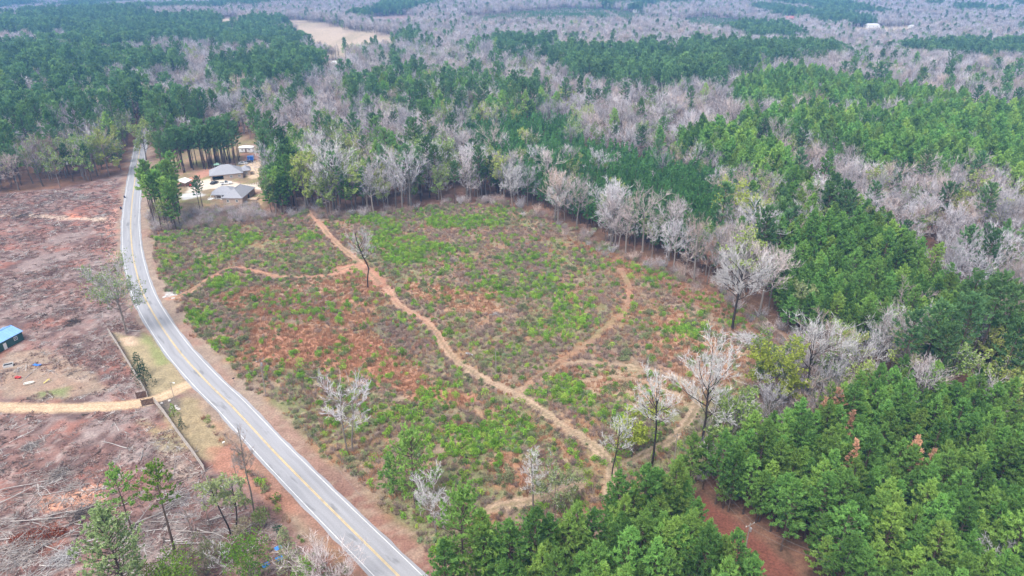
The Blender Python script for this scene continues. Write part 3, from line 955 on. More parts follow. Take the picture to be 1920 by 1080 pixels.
def twiggy(seed, r, h, n=34):
    """leafless weedy shrub: thin stems with side twigs"""
    rng = np.random.default_rng(seed)
    cr = MB()
    a = rng.uniform(0, 6.28, n)
    c = np.c_[np.cos(a) * r * 0.3 * rng.random(n), np.sin(a) * r * 0.3 * rng.random(n), np.zeros(n)]
    d = np.c_[np.cos(a) * rng.uniform(0.1, 0.9, n), np.sin(a) * rng.uniform(0.1, 0.9, n), np.ones(n)]
    L = h * rng.uniform(0.6, 1.2, n)
    cr.flakes(c, d, L, 0.05, rng, 0, rng.uniform(0.1, 0.7, n))
    k = 4
    s = np.repeat(np.arange(n), k)
    c2 = c[s] + unit(d[s]) * (L[s] * rng.uniform(0.35, 0.95, len(s)))[:, None]
    cr.flakes(c2, unit(d[s]) + rng.normal(0, 0.6, (len(s), 3)), h * rng.uniform(0.2, 0.45, len(s)), 0.045, rng, 0, rng.uniform(0.3, 1.0, len(s)))
    return cr

def joined(tr, cr, nm=1):
    m = MB()
    m.merge(tr, 0); m.merge(cr, 1)
    return m

# species: name -> (trunk material, crown materials, list of (trunk MB, crown MB))
SPECIES = {}
def species(key, trunk_mat, crown_mats, makers):
    v = [f() for f in makers]
    SPECIES[key] = dict(tm=M[trunk_mat], cm=[M[c] for c in crown_mats], mb=v,
                        trunk=[a.mesh(key + '_trunk', M[trunk_mat]) for a, b in v],
                        crown=[b.mesh(key + '_crown', [M[c] for c in crown_mats]) for a, b in v], src=None)

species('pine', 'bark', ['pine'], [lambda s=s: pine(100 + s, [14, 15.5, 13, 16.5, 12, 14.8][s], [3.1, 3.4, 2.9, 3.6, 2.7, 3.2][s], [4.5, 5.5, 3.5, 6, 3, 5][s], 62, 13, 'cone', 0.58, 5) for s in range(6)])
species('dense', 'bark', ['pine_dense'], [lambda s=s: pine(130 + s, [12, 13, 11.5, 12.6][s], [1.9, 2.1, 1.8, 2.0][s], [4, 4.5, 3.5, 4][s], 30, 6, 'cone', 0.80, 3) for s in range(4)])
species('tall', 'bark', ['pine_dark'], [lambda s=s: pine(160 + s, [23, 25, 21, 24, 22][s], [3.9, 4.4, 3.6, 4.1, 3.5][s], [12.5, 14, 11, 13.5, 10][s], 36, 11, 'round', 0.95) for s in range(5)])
BK = [(6, 5, 5), (6, 5, 5), (6, 5, 5), (6, 5, 5), (5, 5, 5), (5, 4, 5), (5, 4, 5)]
species('bare', 'bark_grey', ['twig'], [lambda s=s: bare(200 + s, [18, 20, 16, 18, 15, 18, 19][s], [6.2, 6.6, 5.4, 5.0, 5.6, 3.0, 2.6][s], [0.34, 0.36, 0.30, 0.34, 0.26, 0.25, 0.25][s], [10, 11, 9, 9, 10, 16, 17][s], BK[s], 0.85, narrow=(s >= 5), thick=1.15, upright=0.8) for s in range(7)])
species('bud', 'bark_grey', ['twig', 'bud'], [lambda s=s: bare(230 + s, [17, 15, 18, 13][s], [4.6, 4.2, 4.4, 4.0][s], 0.30, 8, (5, 5, 4), 1.2, leaf=[2000, 1600, 1200, 2200][s], leafsize=0.52) for s in range(4)])

# lighter versions for the distance
def thin(mb, keep, grow, seed, chunk=3):
    """keep a share of a flake mesh's triangles, widened so the crown stays as full"""
    list(mb.chunks())
    rng = np.random.default_rng(seed)
    v, f, a, m = mb.v[0], mb.f[0], mb.a[0], mb.m[0]
    s = rng.random(len(f)) < keep
    f = f[s]; c = v[f].mean(1, keepdims=True)
    vv = (c + (v[f] - c) * grow).reshape(-1, 3)
    o = MB().add(vv, np.arange(len(vv)).reshape(-1, 3), 0, a[f].reshape(-1))
    o.m = [m[s]]
    return o

LOW = {}
for key, keep, gr in (('pine', 0.26, 1.75), ('dense', 0.30, 1.6), ('tall', 0.24, 1.85), ('bare', 0.30, 1.5), ('bud', 0.35, 1.5)):
    LOW[key] = []
    for i, (a, b) in enumerate(SPECIES[key]['mb'][:4 if key != 'bare' else 7]):
        t = MB(); h = max(c[:, 2].max() for c in b.v)
        t.tube([(0, 0, 0), (0, 0, h * 0.8)], [0.24, 0.08], 3, 0, 0.5, False)
        if key in ('bare', 'bud'):
            t.merge(thin(a, 0.5, 1.3, i))
        LOW[key].append((t, thin(b, keep, gr, 50 + i)))

LIB = bpy.data.collections.new('plant_library')      # never linked: mesh sources for the scattered masses

def source(name, mb, mats):
    o = bpy.data.objects.new(name, mb.mesh(name, mats))
    LIB.objects.link(o)
    return o

def sources_of(key, low=False):
    sp = SPECIES[key]
    return [source(key + '_source', joined(a, b), [sp['tm']] + sp['cm']) for a, b in (LOW[key] if low else sp['mb'])]

def scatter(name, pts, srcs, label, cat, seed=0, smin=0.8, smax=1.2, vi=None, sc=None, kind='stuff', tilt=0.04):
    """one object of kind stuff: every point carries one of the source meshes"""
    pts = np.asarray(pts, float)
    n = len(pts)
    if n == 0:
        return None
    rng = np.random.default_rng(seed)
    me = bpy.data.meshes.new(name)
    me.vertices.add(n); me.vertices.foreach_set('co', pts.astype(np.float32).ravel())
    rot = np.c_[rng.normal(0, tilt, n), rng.normal(0, tilt, n), rng.uniform(0, 6.283, n)]
    sc = rng.uniform(smin, smax, n) if sc is None else np.asarray(sc)
    sv = np.c_[sc * rng.uniform(0.9, 1.1, n), sc * rng.uniform(0.9, 1.1, n), sc * rng.uniform(0.9, 1.1, n)]
    vi = rng.integers(0, len(srcs), n) if vi is None else np.asarray(vi)
    a = me.attributes.new('rot', 'FLOAT_VECTOR', 'POINT'); a.data.foreach_set('vector', rot.astype(np.float32).ravel())
    a = me.attributes.new('scl', 'FLOAT_VECTOR', 'POINT'); a.data.foreach_set('vector', sv.astype(np.float32).ravel())
    a = me.attributes.new('vi', 'INT', 'POINT'); a.data.foreach_set('value', vi.astype(np.int32))
    me.update()
    o = obj(name, me)
    tag(o, label, cat, kind=kind)
    ng = bpy.data.node_groups.new(name + '_scatter', 'GeometryNodeTree')
    ng.interface.new_socket('Geometry', in_out='INPUT', socket_type='NodeSocketGeometry')
    ng.interface.new_socket('Geometry', in_out='OUTPUT', socket_type='NodeSocketGeometry')
    N, L = ng.nodes.new, ng.links.new
    gi, go, jn = N('NodeGroupInput'), N('NodeGroupOutput'), N('GeometryNodeJoinGeometry')
    def attr(nm, ty):
        q = N('GeometryNodeInputNamedAttribute'); q.data_type = ty; q.inputs['Name'].default_value = nm
        return q.outputs[0]
    ar, as_, av = attr('rot', 'FLOAT_VECTOR'), attr('scl', 'FLOAT_VECTOR'), attr('vi', 'INT')
    for k, so in enumerate(srcs):
        oi = N('GeometryNodeObjectInfo'); oi.inputs['Object'].default_value = so; oi.inputs['As Instance'].default_value = False
        cmp_ = N('FunctionNodeCompare'); cmp_.data_type = 'INT'; cmp_.operation = 'EQUAL'
        ia = [s for s in cmp_.inputs if s.enabled and s.type == 'INT']
        L(av, ia[0]); ia[1].default_value = k
        ip = N('GeometryNodeInstanceOnPoints')
        L(gi.outputs[0], ip.inputs['Points']); L(cmp_.outputs[0], ip.inputs['Selection'])
        L(oi.outputs['Geometry'], ip.inputs['Instance']); L(ar, ip.inputs['Rotation']); L(as_, ip.inputs['Scale'])
        L(ip.outputs[0], jn.inputs[0])
    L(jn.outputs[0], go.inputs[0])
    md = o.modifiers.new('scatter', 'NODES'); md.node_group = ng
    return o

def plant(name, key, i, x, y, sc, rz, label, cat, group=None):
    """one tree as a thing: an Empty at its foot with trunk and crown"""
    sp = SPECIES[key]
    i %= len(sp['trunk'])
    t = thing(name, (x, y, hz(x, y) - 0.05), label, cat, group, rz, sc)
    obj('trunk', sp['trunk'][i], t); obj('crown', sp['crown'][i], t)
    return t

SPECIES['light_tall'] = dict(SPECIES['tall'])
SPECIES['light_tall']['crown'] = []
for _m in SPECIES['tall']['crown']:
    _c = _m.copy(); _c.materials.clear(); _c.materials.append(M['pine']); SPECIES['light_tall']['crown'].append(_c)

# ---------- forest layout: stands as world positions whose crowns are seen in these photograph areas
def C_(pts): return pts
STANDS = [   # first match wins; tested on where the crown's top is seen
    ('barewood', [(1440, 560), (1560, 590), (1700, 600), (1690, 700), (1560, 745), (1480, 760), (1400, 800), (1340, 830), (1330, 780), (1420, 660)]),
    ('pine', [(1250, 840), (1330, 815), (1420, 780), (1500, 765), (1560, 735), (1650, 695), (1700, 690), (1790, 700), (1920, 745), (2500, 830), (2700, 1700), (700, 1700), (790, 1040), (790, 920), (930, 890), (1100, 835), (1180, 800), (1240, 790)]),
    ('darkmix', [(1700, 610), (1800, 600), (1920, 620), (2400, 690), (2500, 830), (1920, 745), (1790, 700), (1700, 690)]),
    ('pine', [(1440, 470), (1500, 440), (1560, 430), (1640, 440), (1700, 470), (1800, 530), (1920, 560), (2400, 640), (2400, 700), (1920, 640), (1700, 620), (1560, 590), (1470, 540)]),
    ('dense', [(930, 335), (960, 300), (1010, 290), (1250, 285), (1400, 325), (1400, 345), (1345, 400), (1360, 465), (1300, 440), (1250, 425), (1100, 375), (1000, 340)]),
    ('dense', [(820, 232), (900, 215), (1000, 203), (1090, 213), (1085, 250), (1230, 285), (1000, 300), (935, 320), (900, 270)]),
    ('pinemix', [(1345, 400), (1400, 345), (1500, 350), (1640, 400), (1700, 470), (1560, 430), (1440, 470), (1380, 480)]),
    ('pine', [(1260, 262), (1330, 248), (1400, 262), (1480, 320), (1560, 380), (1500, 350), (1400, 325), (1290, 290)]),
    ('pine', [(1380, 232), (1500, 215), (1640, 222), (1780, 208), (1920, 215), (2400, 245), (2400, 360), (1920, 332), (1800, 322), (1640, 312), (1540, 270), (1420, 255)]),
    ('pine', [(1370, 172), (1420, 150), (1480, 138), (1600, 160), (1700, 178), (1830, 196), (1760, 210), (1700, 203), (1600, 203), (1500, 200), (1380, 195)]),
    ('tall', [(1030, 122), (1200, 95), (1280, 100), (1300, 83), (1500, 82), (1600, 90), (1560, 108), (1440, 122), (1380, 142), (1330, 165), (1180, 160), (1080, 147)]),
    ('tall', [(1690, 84), (1800, 78), (1920, 80), (2400, 85), (2400, 107), (1920, 104), (1760, 96)]),
    ('tall', [(930, 80), (960, 70), (1050, 84), (1000, 96), (940, 108)]),
    ('young', [(855, 30), (950, 22), (1060, 14), (1150, 16), (1235, 30), (1200, 44), (1050, 46), (900, 46)]),
    ('young', [(1260, 34), (1330, 30), (1400, 38), (1470, 46), (1400, 60), (1290, 58)]),
    ('pinemix', [(640, 165), (760, 128), (860, 150), (1000, 165), (1060, 200), (900, 215), (800, 232), (700, 195), (640, 200)]),
    ('tall', [(600, 40), (700, 48), (780, 58), (770, 76), (600, 62)]),
    ('tall', [(-900, 32), (0, 35), (150, 18), (260, 22), (330, 40), (420, 50), (530, 58), (570, 85), (500, 90), (400, 82), (280, 70), (100, 62), (0, 58), (-900, 66)]),
    ('tall', [(-900, 106), (0, 104), (150, 102), (330, 114), (345, 130), (300, 140), (200, 136), (0, 145)]),
    ('tallmix', [(-900, 110), (0, 140), (180, 145), (270, 150), (300, 190), (380, 190), (400, 230), (350, 262), (270, 240), (150, 220), (60, 245), (0, 255), (-900, 300)]),
    ('tall', [(390, 132), (460, 120), (560, 88), (620, 130), (560, 150), (470, 168), (420, 165)]),
    ('leftedge', [(-900, 250), (0, 245), (60, 235), (150, 215), (240, 235), (255, 300), (220, 330), (0, 360), (-900, 420)]),
    ('yardpine', [(262, 240), (350, 240), (500, 240), (530, 300), (560, 330), (560, 400), (500, 410), (260, 430)]),
    ('topedge', [(500, 250), (660, 260), (830, 280), (940, 320), (940, 385), (700, 400), (540, 400)]),
]
MIX = {  # share of pine, dense, tall, bare, bud
    'pine': (0.972, 0, 0, 0.016, 0.012), 'dense': (0, 0.97, 0, 0.02, 0.01), 'tall': (0.15, 0, 0.71, 0.10, 0.04), 'young': (0, 1, 0, 0, 0),
    'pinemix': (0.38, 0, 0.14, 0.36, 0.12), 'darkmix': (0.5, 0, 0.2, 0.12, 0.18), 'tallmix': (0.15, 0, 0.42, 0.31, 0.12), 'bareedge': (0.02, 0, 0, 0.90, 0.08),
    'barewood': (0, 0, 0, 0.60, 0.40), 'leftedge': (0.08, 0, 0.12, 0.45, 0.35), 'yardpine': (0.22, 0, 0.38, 0.22, 0.18), 'topedge': (0.12, 0, 0.14, 0.49, 0.25),
    'hard': (0.03, 0, 0.05, 0.82, 0.10), 'far_pine': (0.1, 0, 0.75, 0.12, 0.03),
}
KINDS = ['pine', 'dense', 'tall', 'bare', 'bud']
STAND_NAMES = list(MIX)

def stand_at(x, y, ztop):
    px, py = to_px(x, y, ztop)
    py = py + 0
    out = np.full(len(x), STAND_NAMES.index('hard'))
    n = fbm(x, y * 0.45, 130, 301, 3)
    out[(n > 0.60) & (py < 110)] = STAND_NAMES.index('far_pine')
    done = (py > 300) & (py < 560) & (px > 930) & (px < 1440) & (poly_dist(x, y, FIELD, True) < 9)
    out[done] = STAND_NAMES.index('bareedge')
    gx, gy = to_px(x, y, ztop - 10)
    for nm, poly in STANDS:
        if nm == 'young':
            m = in_poly(gx, gy, poly) & ~done
            out[m] = STAND_NAMES.index(nm); done |= m
    jx = px + (fbm(x, y, 12, 302, 2) - 0.5) * 16; jy = py + (fbm(x, y, 12, 303, 2) - 0.5) * 8 * np.clip(py / 300, 0.2, 1)
    for nm, poly in STANDS:
        if nm == 'young':
            continue
        m = in_poly(jx, jy, poly) & ~done
        out[m] = STAND_NAMES.index(nm); done |= m
    return out

def forest_points():
    rng = np.random.default_rng(7)
    out = []
    for (d0, d1, step) in ((45, 380, 2.75), (380, 900, 3.9)):
        gx = np.arange(-1.05 * d1 - 40, 1.05 * d1 + 40, step); gy = np.arange(30, d1, step)
        X, Y = np.meshgrid(gx, gy)
        x = X.ravel() + rng.uniform(-0.5, 0.5, X.size) * step * 0.95; y = Y.ravel() + rng.uniform(-0.5, 0.5, X.size) * step * 0.95
        d = np.hypot(x, y)
        k = (d >= d0) & (d < d1) & (np.abs(x) < y * 1.0 + 45)
        x, y = x[k], y[k]
        out.append((x, y, np.full(len(x), step)))
    x = np.concatenate([a for a, b, c in out]); y = np.concatenate([b for a, b, c in out]); st = np.concatenate([c for a, b, c in out])
    keep = ~(in_poly(x, y, FIELD) | in_poly(x, y, CLEARING) | in_poly(x, y, YARD) | in_poly(x, y, STRIP) | in_poly(x, y, HOUSE_FRONT))
    for p in FAR_OPEN:
        keep &= ~in_poly(x, y, p)
    keep &= road_dist(x, y) > 7.5
    x, y, st = x[keep], y[keep], st[keep]
    s = stand_at(x, y, hgt(x, y) + 13.0)
    # spacing by stand: thin the fine grid to the stand's density
    dens = {'pine': 0.80, 'dense': 0.95, 'young': 0.95, 'barewood': 0.07, 'bareedge': 0.115, 'hard': 0.20, 'topedge': 0.24, 'leftedge': 0.24, 'pinemix': 0.32, 'tall': 0.32}
    r = rng.random(len(x))
    want = np.array([dens.get(nm, 0.30) for nm in STAND_NAMES])[s]
    want = np.where(st > 3, np.minimum(1, want * 1.55), want)
    k = r < want
    x, y, s = x[k], y[k], s[k]
    cum = np.cumsum(np.array([MIX[nm] for nm in STAND_NAMES]), 1)[s]
    kind = (rng.random(len(x))[:, None] > cum).sum(1).clip(0, 4)
    kind[(s == STAND_NAMES.index('pine')) & (np.hypot(x, y) < 165) & (kind > 2)] = 0
    return x, y, s, kind

FX, FY, FS, FK = forest_points()
FZ = hgt(FX, FY)
FD = np.hypot(FX, FY)

def wood_zone(px, py):
    side = ('left of the tan field' if px < 620 else 'behind the middle of the field' if px < 900 else 'beyond the dense plantation' if px < 1250
            else 'right of the dense plantation' if px < 1600 else 'near the right border')
    return ('in the far woods ' if py < 235 else 'in the woods ') + side

def pine_zone(px, py):
    sx = 1275 + (py - 890) * 1.05
    if py > 880 and px < sx:
        if px < 1000: a = 'in the clump at the bottom beside the road'
        elif px < 1200: a = 'between the short sandy path and the red strip'
        else: a = 'lining the left side of the red strip'
    elif py > 860 and px < sx + 110: a = 'lining the right side of the red strip'
    elif py < 790 and px < 1680: a = 'along the upper edge of the stand near the large dead orange pine'
    elif px > 1780: a = 'at the right border of the lower right stand' if py < 950 else 'in the lower right corner of the stand'
    elif py < 860: a = 'around the dead orange pines in the middle of the stand'
    elif py < 960: a = 'below the dead orange pines in the lower right stand'
    else: a = 'along the bottom border right of the red strip'
    return 'green pine ' + a, 'green pines ' + a

def forest():
    rng = np.random.default_rng(11)
    px, py = to_px(FX, FY, FZ + 11)
    seen = (px > -25) & (px < 1945) & (py > -10) & (py < 1095)
    info = {
        'pine': ('pine_tree', 'pine', 290), 'dense': ('plantation_pine', 'pine', 290), 'tall': ('tall_pine', 'pine', 250),
        'bare': ('bare_tree', 'bare tree', 270), 'bud': ('budding_tree', 'tree', 270),
    }
    zone_names = {
        'pine': {'pine': ('green pine in the dense stand filling the lower right', 'pines of the lower right stand')},
    }
    ys = np.array([STAND_NAMES[s] for s in FS])
    for ki, key in enumerate(KINDS):
        name, cat, most = info[key]
        idx = np.where(FK == ki)[0]
        near = idx[seen[idx] & (FD[idx] < 620)]
        near = near[np.argsort(FD[near])][:most]
        chosen = set(near.tolist())
        for j in near:
            st, x, y = ys[j], FX[j], FY[j]
            if key == 'pine':
                if py[j] > 700 and px[j] > 780: z = pine_zone(px[j], py[j])
                elif px[j] > 1380: z = ('green pine in the broad stand beyond the bare trees on the right', 'pines of the right hand stand')
                elif px[j] < 560: z = ('short green pine in the woods near the houses', 'short pines near the houses')
                else: z = ('short green pine scattered in the woods behind the field', 'short pines behind the field')
            elif key == 'dense':
                w = 'nearest the row of bare trees' if FD[j] < 262 else 'in the middle' if FD[j] < 300 else 'at the far side'; z = ('slim green pine of the even plantation ' + w, 'plantation pines ' + w)
            elif key == 'tall':
                if px[j] < 262: z = ('tall dark pine in the woods left of the road', 'tall pines left of the road')
                elif px[j] < 580: z = ('tall dark pine with a bare trunk in the woods around the houses', 'tall pines around the houses')
                else: w = wood_zone(px[j], py[j]); z = ('tall dark pine ' + w, 'tall pines ' + w)
            elif key == 'bare':
                if st == 'bareedge': z = ('leafless grey tree in the row between field and pine plantation', 'bare trees along the right field edge')
                elif st == 'barewood': z = ('leafless pale tree in the thicket at the right corner of the field', 'bare trees at the field corner')
                elif st == 'topedge': z = ('leafless grey tree in the woods along the back of the field', 'bare trees along the back of the field')
                elif px[j] < 262: z = ('leafless grey tree in the woods left of the road', 'bare trees left of the road')
                elif px[j] < 620: z = ('leafless grey tree in the woods around the houses', 'bare trees around the houses')
                elif py[j] > 600: z = ('leafless grey tree rising among the pines on the right', 'bare trees among the pines')
                else: w = wood_zone(px[j], py[j]); z = ('leafless grey tree ' + w, 'bare trees ' + w)
            else:
                if px[j] < 262: z = ('pale green budding tree at the wood edge left of the road', 'budding trees left of the road')
                elif px[j] < 620: z = ('pale green budding tree in the woods around the houses', 'budding trees around the houses')
                elif py[j] > 500: z = ('pale green budding tree among the pines on the right', 'budding trees among the pines')
                else: w = wood_zone(px[j], py[j]); z = ('pale green budding tree ' + w, 'budding trees ' + w)
            plant(name, key, int(rng.integers(0, 7)), x, y, rng.uniform(0.76, 1.24) * (1.32 if key == 'pine' and FD[j] > 240 else 1.15 if st in ('bareedge', 'topedge') and key != 'tall' else 1.0), rng.uniform(0, 6.28), z[0], cat, z[1])
        rest = np.array([j for j in idx if j not in chosen], int)
        for low in (False, True):
            r = rest[(FD[rest] < 330) != low]
            p = np.c_[FX[r], FY[r], FZ[r] - 0.05]
            sc = rng.uniform(0.8, 1.2, len(r))
            if key == 'pine':
                sc = sc * np.where((FD[r] > 240) , 1.32, 1.0)
            young = ys[r] == 'young'
            sc = np.where(young, 0.35, sc)
            sc = np.where((ys[r] == 'bareedge') & (key == 'bare'), sc * 1.15, sc)
            scatter({'pine': 'pine', 'dense': 'plantation_pine', 'tall': 'tall_pine', 'bare': 'bare_hardwood', 'bud': 'budding_hardwood'}[key] + '_forest', p, sources_of(key, low),
                    {'pine': 'green pine forest', 'dense': 'even green pine plantation forest', 'tall': 'dark tall pine forest', 'bare': 'grey leafless hardwood forest', 'bud': 'pale budding hardwood forest'}[key]
                    + (' in the middle distance' if low else ' filling in behind the nearest trees'), 'forest', seed=400 + ki * 2 + low, sc=sc)

forest()

def far_forest():
    """blocks of woodland beyond the single trees"""
    rng = np.random.default_rng(23)
    B = 26.0
    blocks = {}
    for key, mixk, nt, n in (('pine', 'far_pine', 28, 4), ('hard', 'hard', 24, 4), ('young', 'young', 45, 2)):
        L = []
        for b in range(n):
            m = MB()
            for t in range(nt):
                sp = KINDS[min(4, int((rng.random() > np.cumsum(MIX[mixk])).sum()))]
                lib = LOW[sp]
                a, c = lib[int(rng.integers(0, len(lib)))]
                off = {'pine': (0, 1), 'dense': (0, 2), 'tall': (0, 3), 'bare': (4, 5), 'bud': (4, 5)}[sp]
                loc = (rng.uniform(-B / 2, B / 2), rng.uniform(-B / 2, B / 2), 0)
                s = (0.28 if mixk == 'young' else rng.uniform(0.55, 0.9)); rz = rng.uniform(0, 6.28); tr = rng.random()
                m.merge(a, off[0], loc, rz, s, tr)
                m.merge(thin(c, 0.45, 1.5, int(rng.integers(1e6))), off[1], loc, rz, s, tr)
            L.append(source('woodland_block_source', m, [M['bark'], M['pine'], M['pine_dense'], M['pine_dark'], M['bark_grey'], M['twig'], M['bud']]))
        blocks[key] = L
    d1 = 3600
    gx = np.arange(-d1, d1, B); gy = np.arange(600, d1, B)
    X, Y = np.meshgrid(gx, gy)
    x = X.ravel() + rng.uniform(-4, 4, X.size); y = Y.ravel() + rng.uniform(-4, 4, X.size)
    d = np.hypot(x, y)
    k = (d > 900) & (d < d1) & (np.abs(x) < y * 0.95 + 60)
    for p in FAR_OPEN:
        k &= ~in_poly(x, y, p)
    x, y = x[k], y[k]
    z = hgt(x, y)
    s = stand_at(x, y, z + 13)
    nm = np.array(STAND_NAMES)[s]
    cls = np.where(np.isin(nm, ['tall', 'far_pine', 'pine', 'tallmix', 'dense']), 0, np.where(nm == 'young', 2, 1))
    for ci, (key, name, label) in enumerate((('pine', 'distant_pine_forest', 'dark pine forest fading towards the horizon'), ('hard', 'distant_hardwood_forest', 'grey leafless forest fading towards the horizon'),
                                             ('young', 'young_pine_forest', 'smooth bright green young pine plantation far off'))):
        q = cls == ci
        scatter(name, np.c_[x[q], y[q], z[q]], blocks[key], label, 'forest', seed=450 + ci, smin=0.92, smax=1.15, tilt=0.0)

far_forest()

# ------------------------------------------------------------------ overgrown field
def jitter_grid(poly, step, seed):
    rng = np.random.default_rng(seed)
    xs = [p[0] for p in poly]; ys = [p[1] for p in poly]
    gx = np.arange(min(xs), max(xs), step); gy = np.arange(max(20, min(ys)), max(ys), step)
    X, Y = np.meshgrid(gx, gy)
    x = X.ravel() + rng.uniform(-0.5, 0.5, X.size) * step; y = Y.ravel() + rng.uniform(-0.5, 0.5, X.size) * step
    k = in_poly(x, y, poly)
    return x[k], y[k]

def track_clear(x, y, m=0.8):
    k = np.ones(len(x), bool)
    for key, (p, w) in TRACK_W.items():
        k &= poly_dist(x, y, [tuple(a) for a in p]) > w * m + 0.3
    return k

GREEN = [  # areas where fresh green growth shows: (pixels, strength)
    (Wp((285, 445), (420, 430), (520, 422), (600, 430), (640, 470), (560, 490), (470, 480), (430, 495), (370, 530), (330, 545), (300, 500)), 0.30),
    (Wp((430, 450), (490, 430), (580, 430), (620, 465), (560, 470), (500, 450), (450, 475)), 0.75),
    (Wp((345, 580), (400, 520), (460, 505), (490, 520), (440, 540), (400, 580), (420, 610), (370, 620)), 0.70),
    (Wp((380, 640), (430, 610), (470, 620), (465, 650), (400, 665)), 0.7),
    (Wp((650, 410), (760, 392), (860, 383), (940, 385), (960, 420), (860, 430), (740, 440), (660, 450)), 0.50),
    (Wp((690, 450), (820, 440), (860, 470), (800, 500), (720, 500)), 0.55),
    (Wp((860, 440), (1000, 470), (1100, 520), (1130, 580), (1080, 650), (960, 660), (880, 560)), 0.30),
    (Wp((1080, 590), (1130, 600), (1120, 640), (1070, 640)), 0.7),
    (Wp((1000, 520), (1060, 510), (1090, 560), (1040, 580)), 0.45),
    (Wp((1180, 480), (1240, 500), (1300, 560), (1320, 620), (1260, 620), (1200, 560)), 0.35),
    (Wp((1270, 610), (1340, 610), (1340, 640), (1280, 640)), 0.9),
    (Wp((720, 560), (790, 600), (830, 650), (870, 710), (820, 710), (760, 650)), 0.35),
    (Wp((700, 700), (860, 730), (960, 770), (1010, 830), (960, 900), (860, 930), (760, 850), (640, 790), (560, 730), (600, 700)), 0.42),
    (Wp((830, 780), (930, 780), (940, 850), (870, 880), (840, 850)), 0.75),
    (Wp((1000, 700), (1090, 715), (1130, 760), (1100, 790), (1020, 750)), 0.5),
    (Wp((560, 580), (640, 570), (700, 590), (640, 610), (570, 605)), 0.5),
    (Wp((870, 880), (900, 890), (900, 940), (870, 950)), 0.8),
]

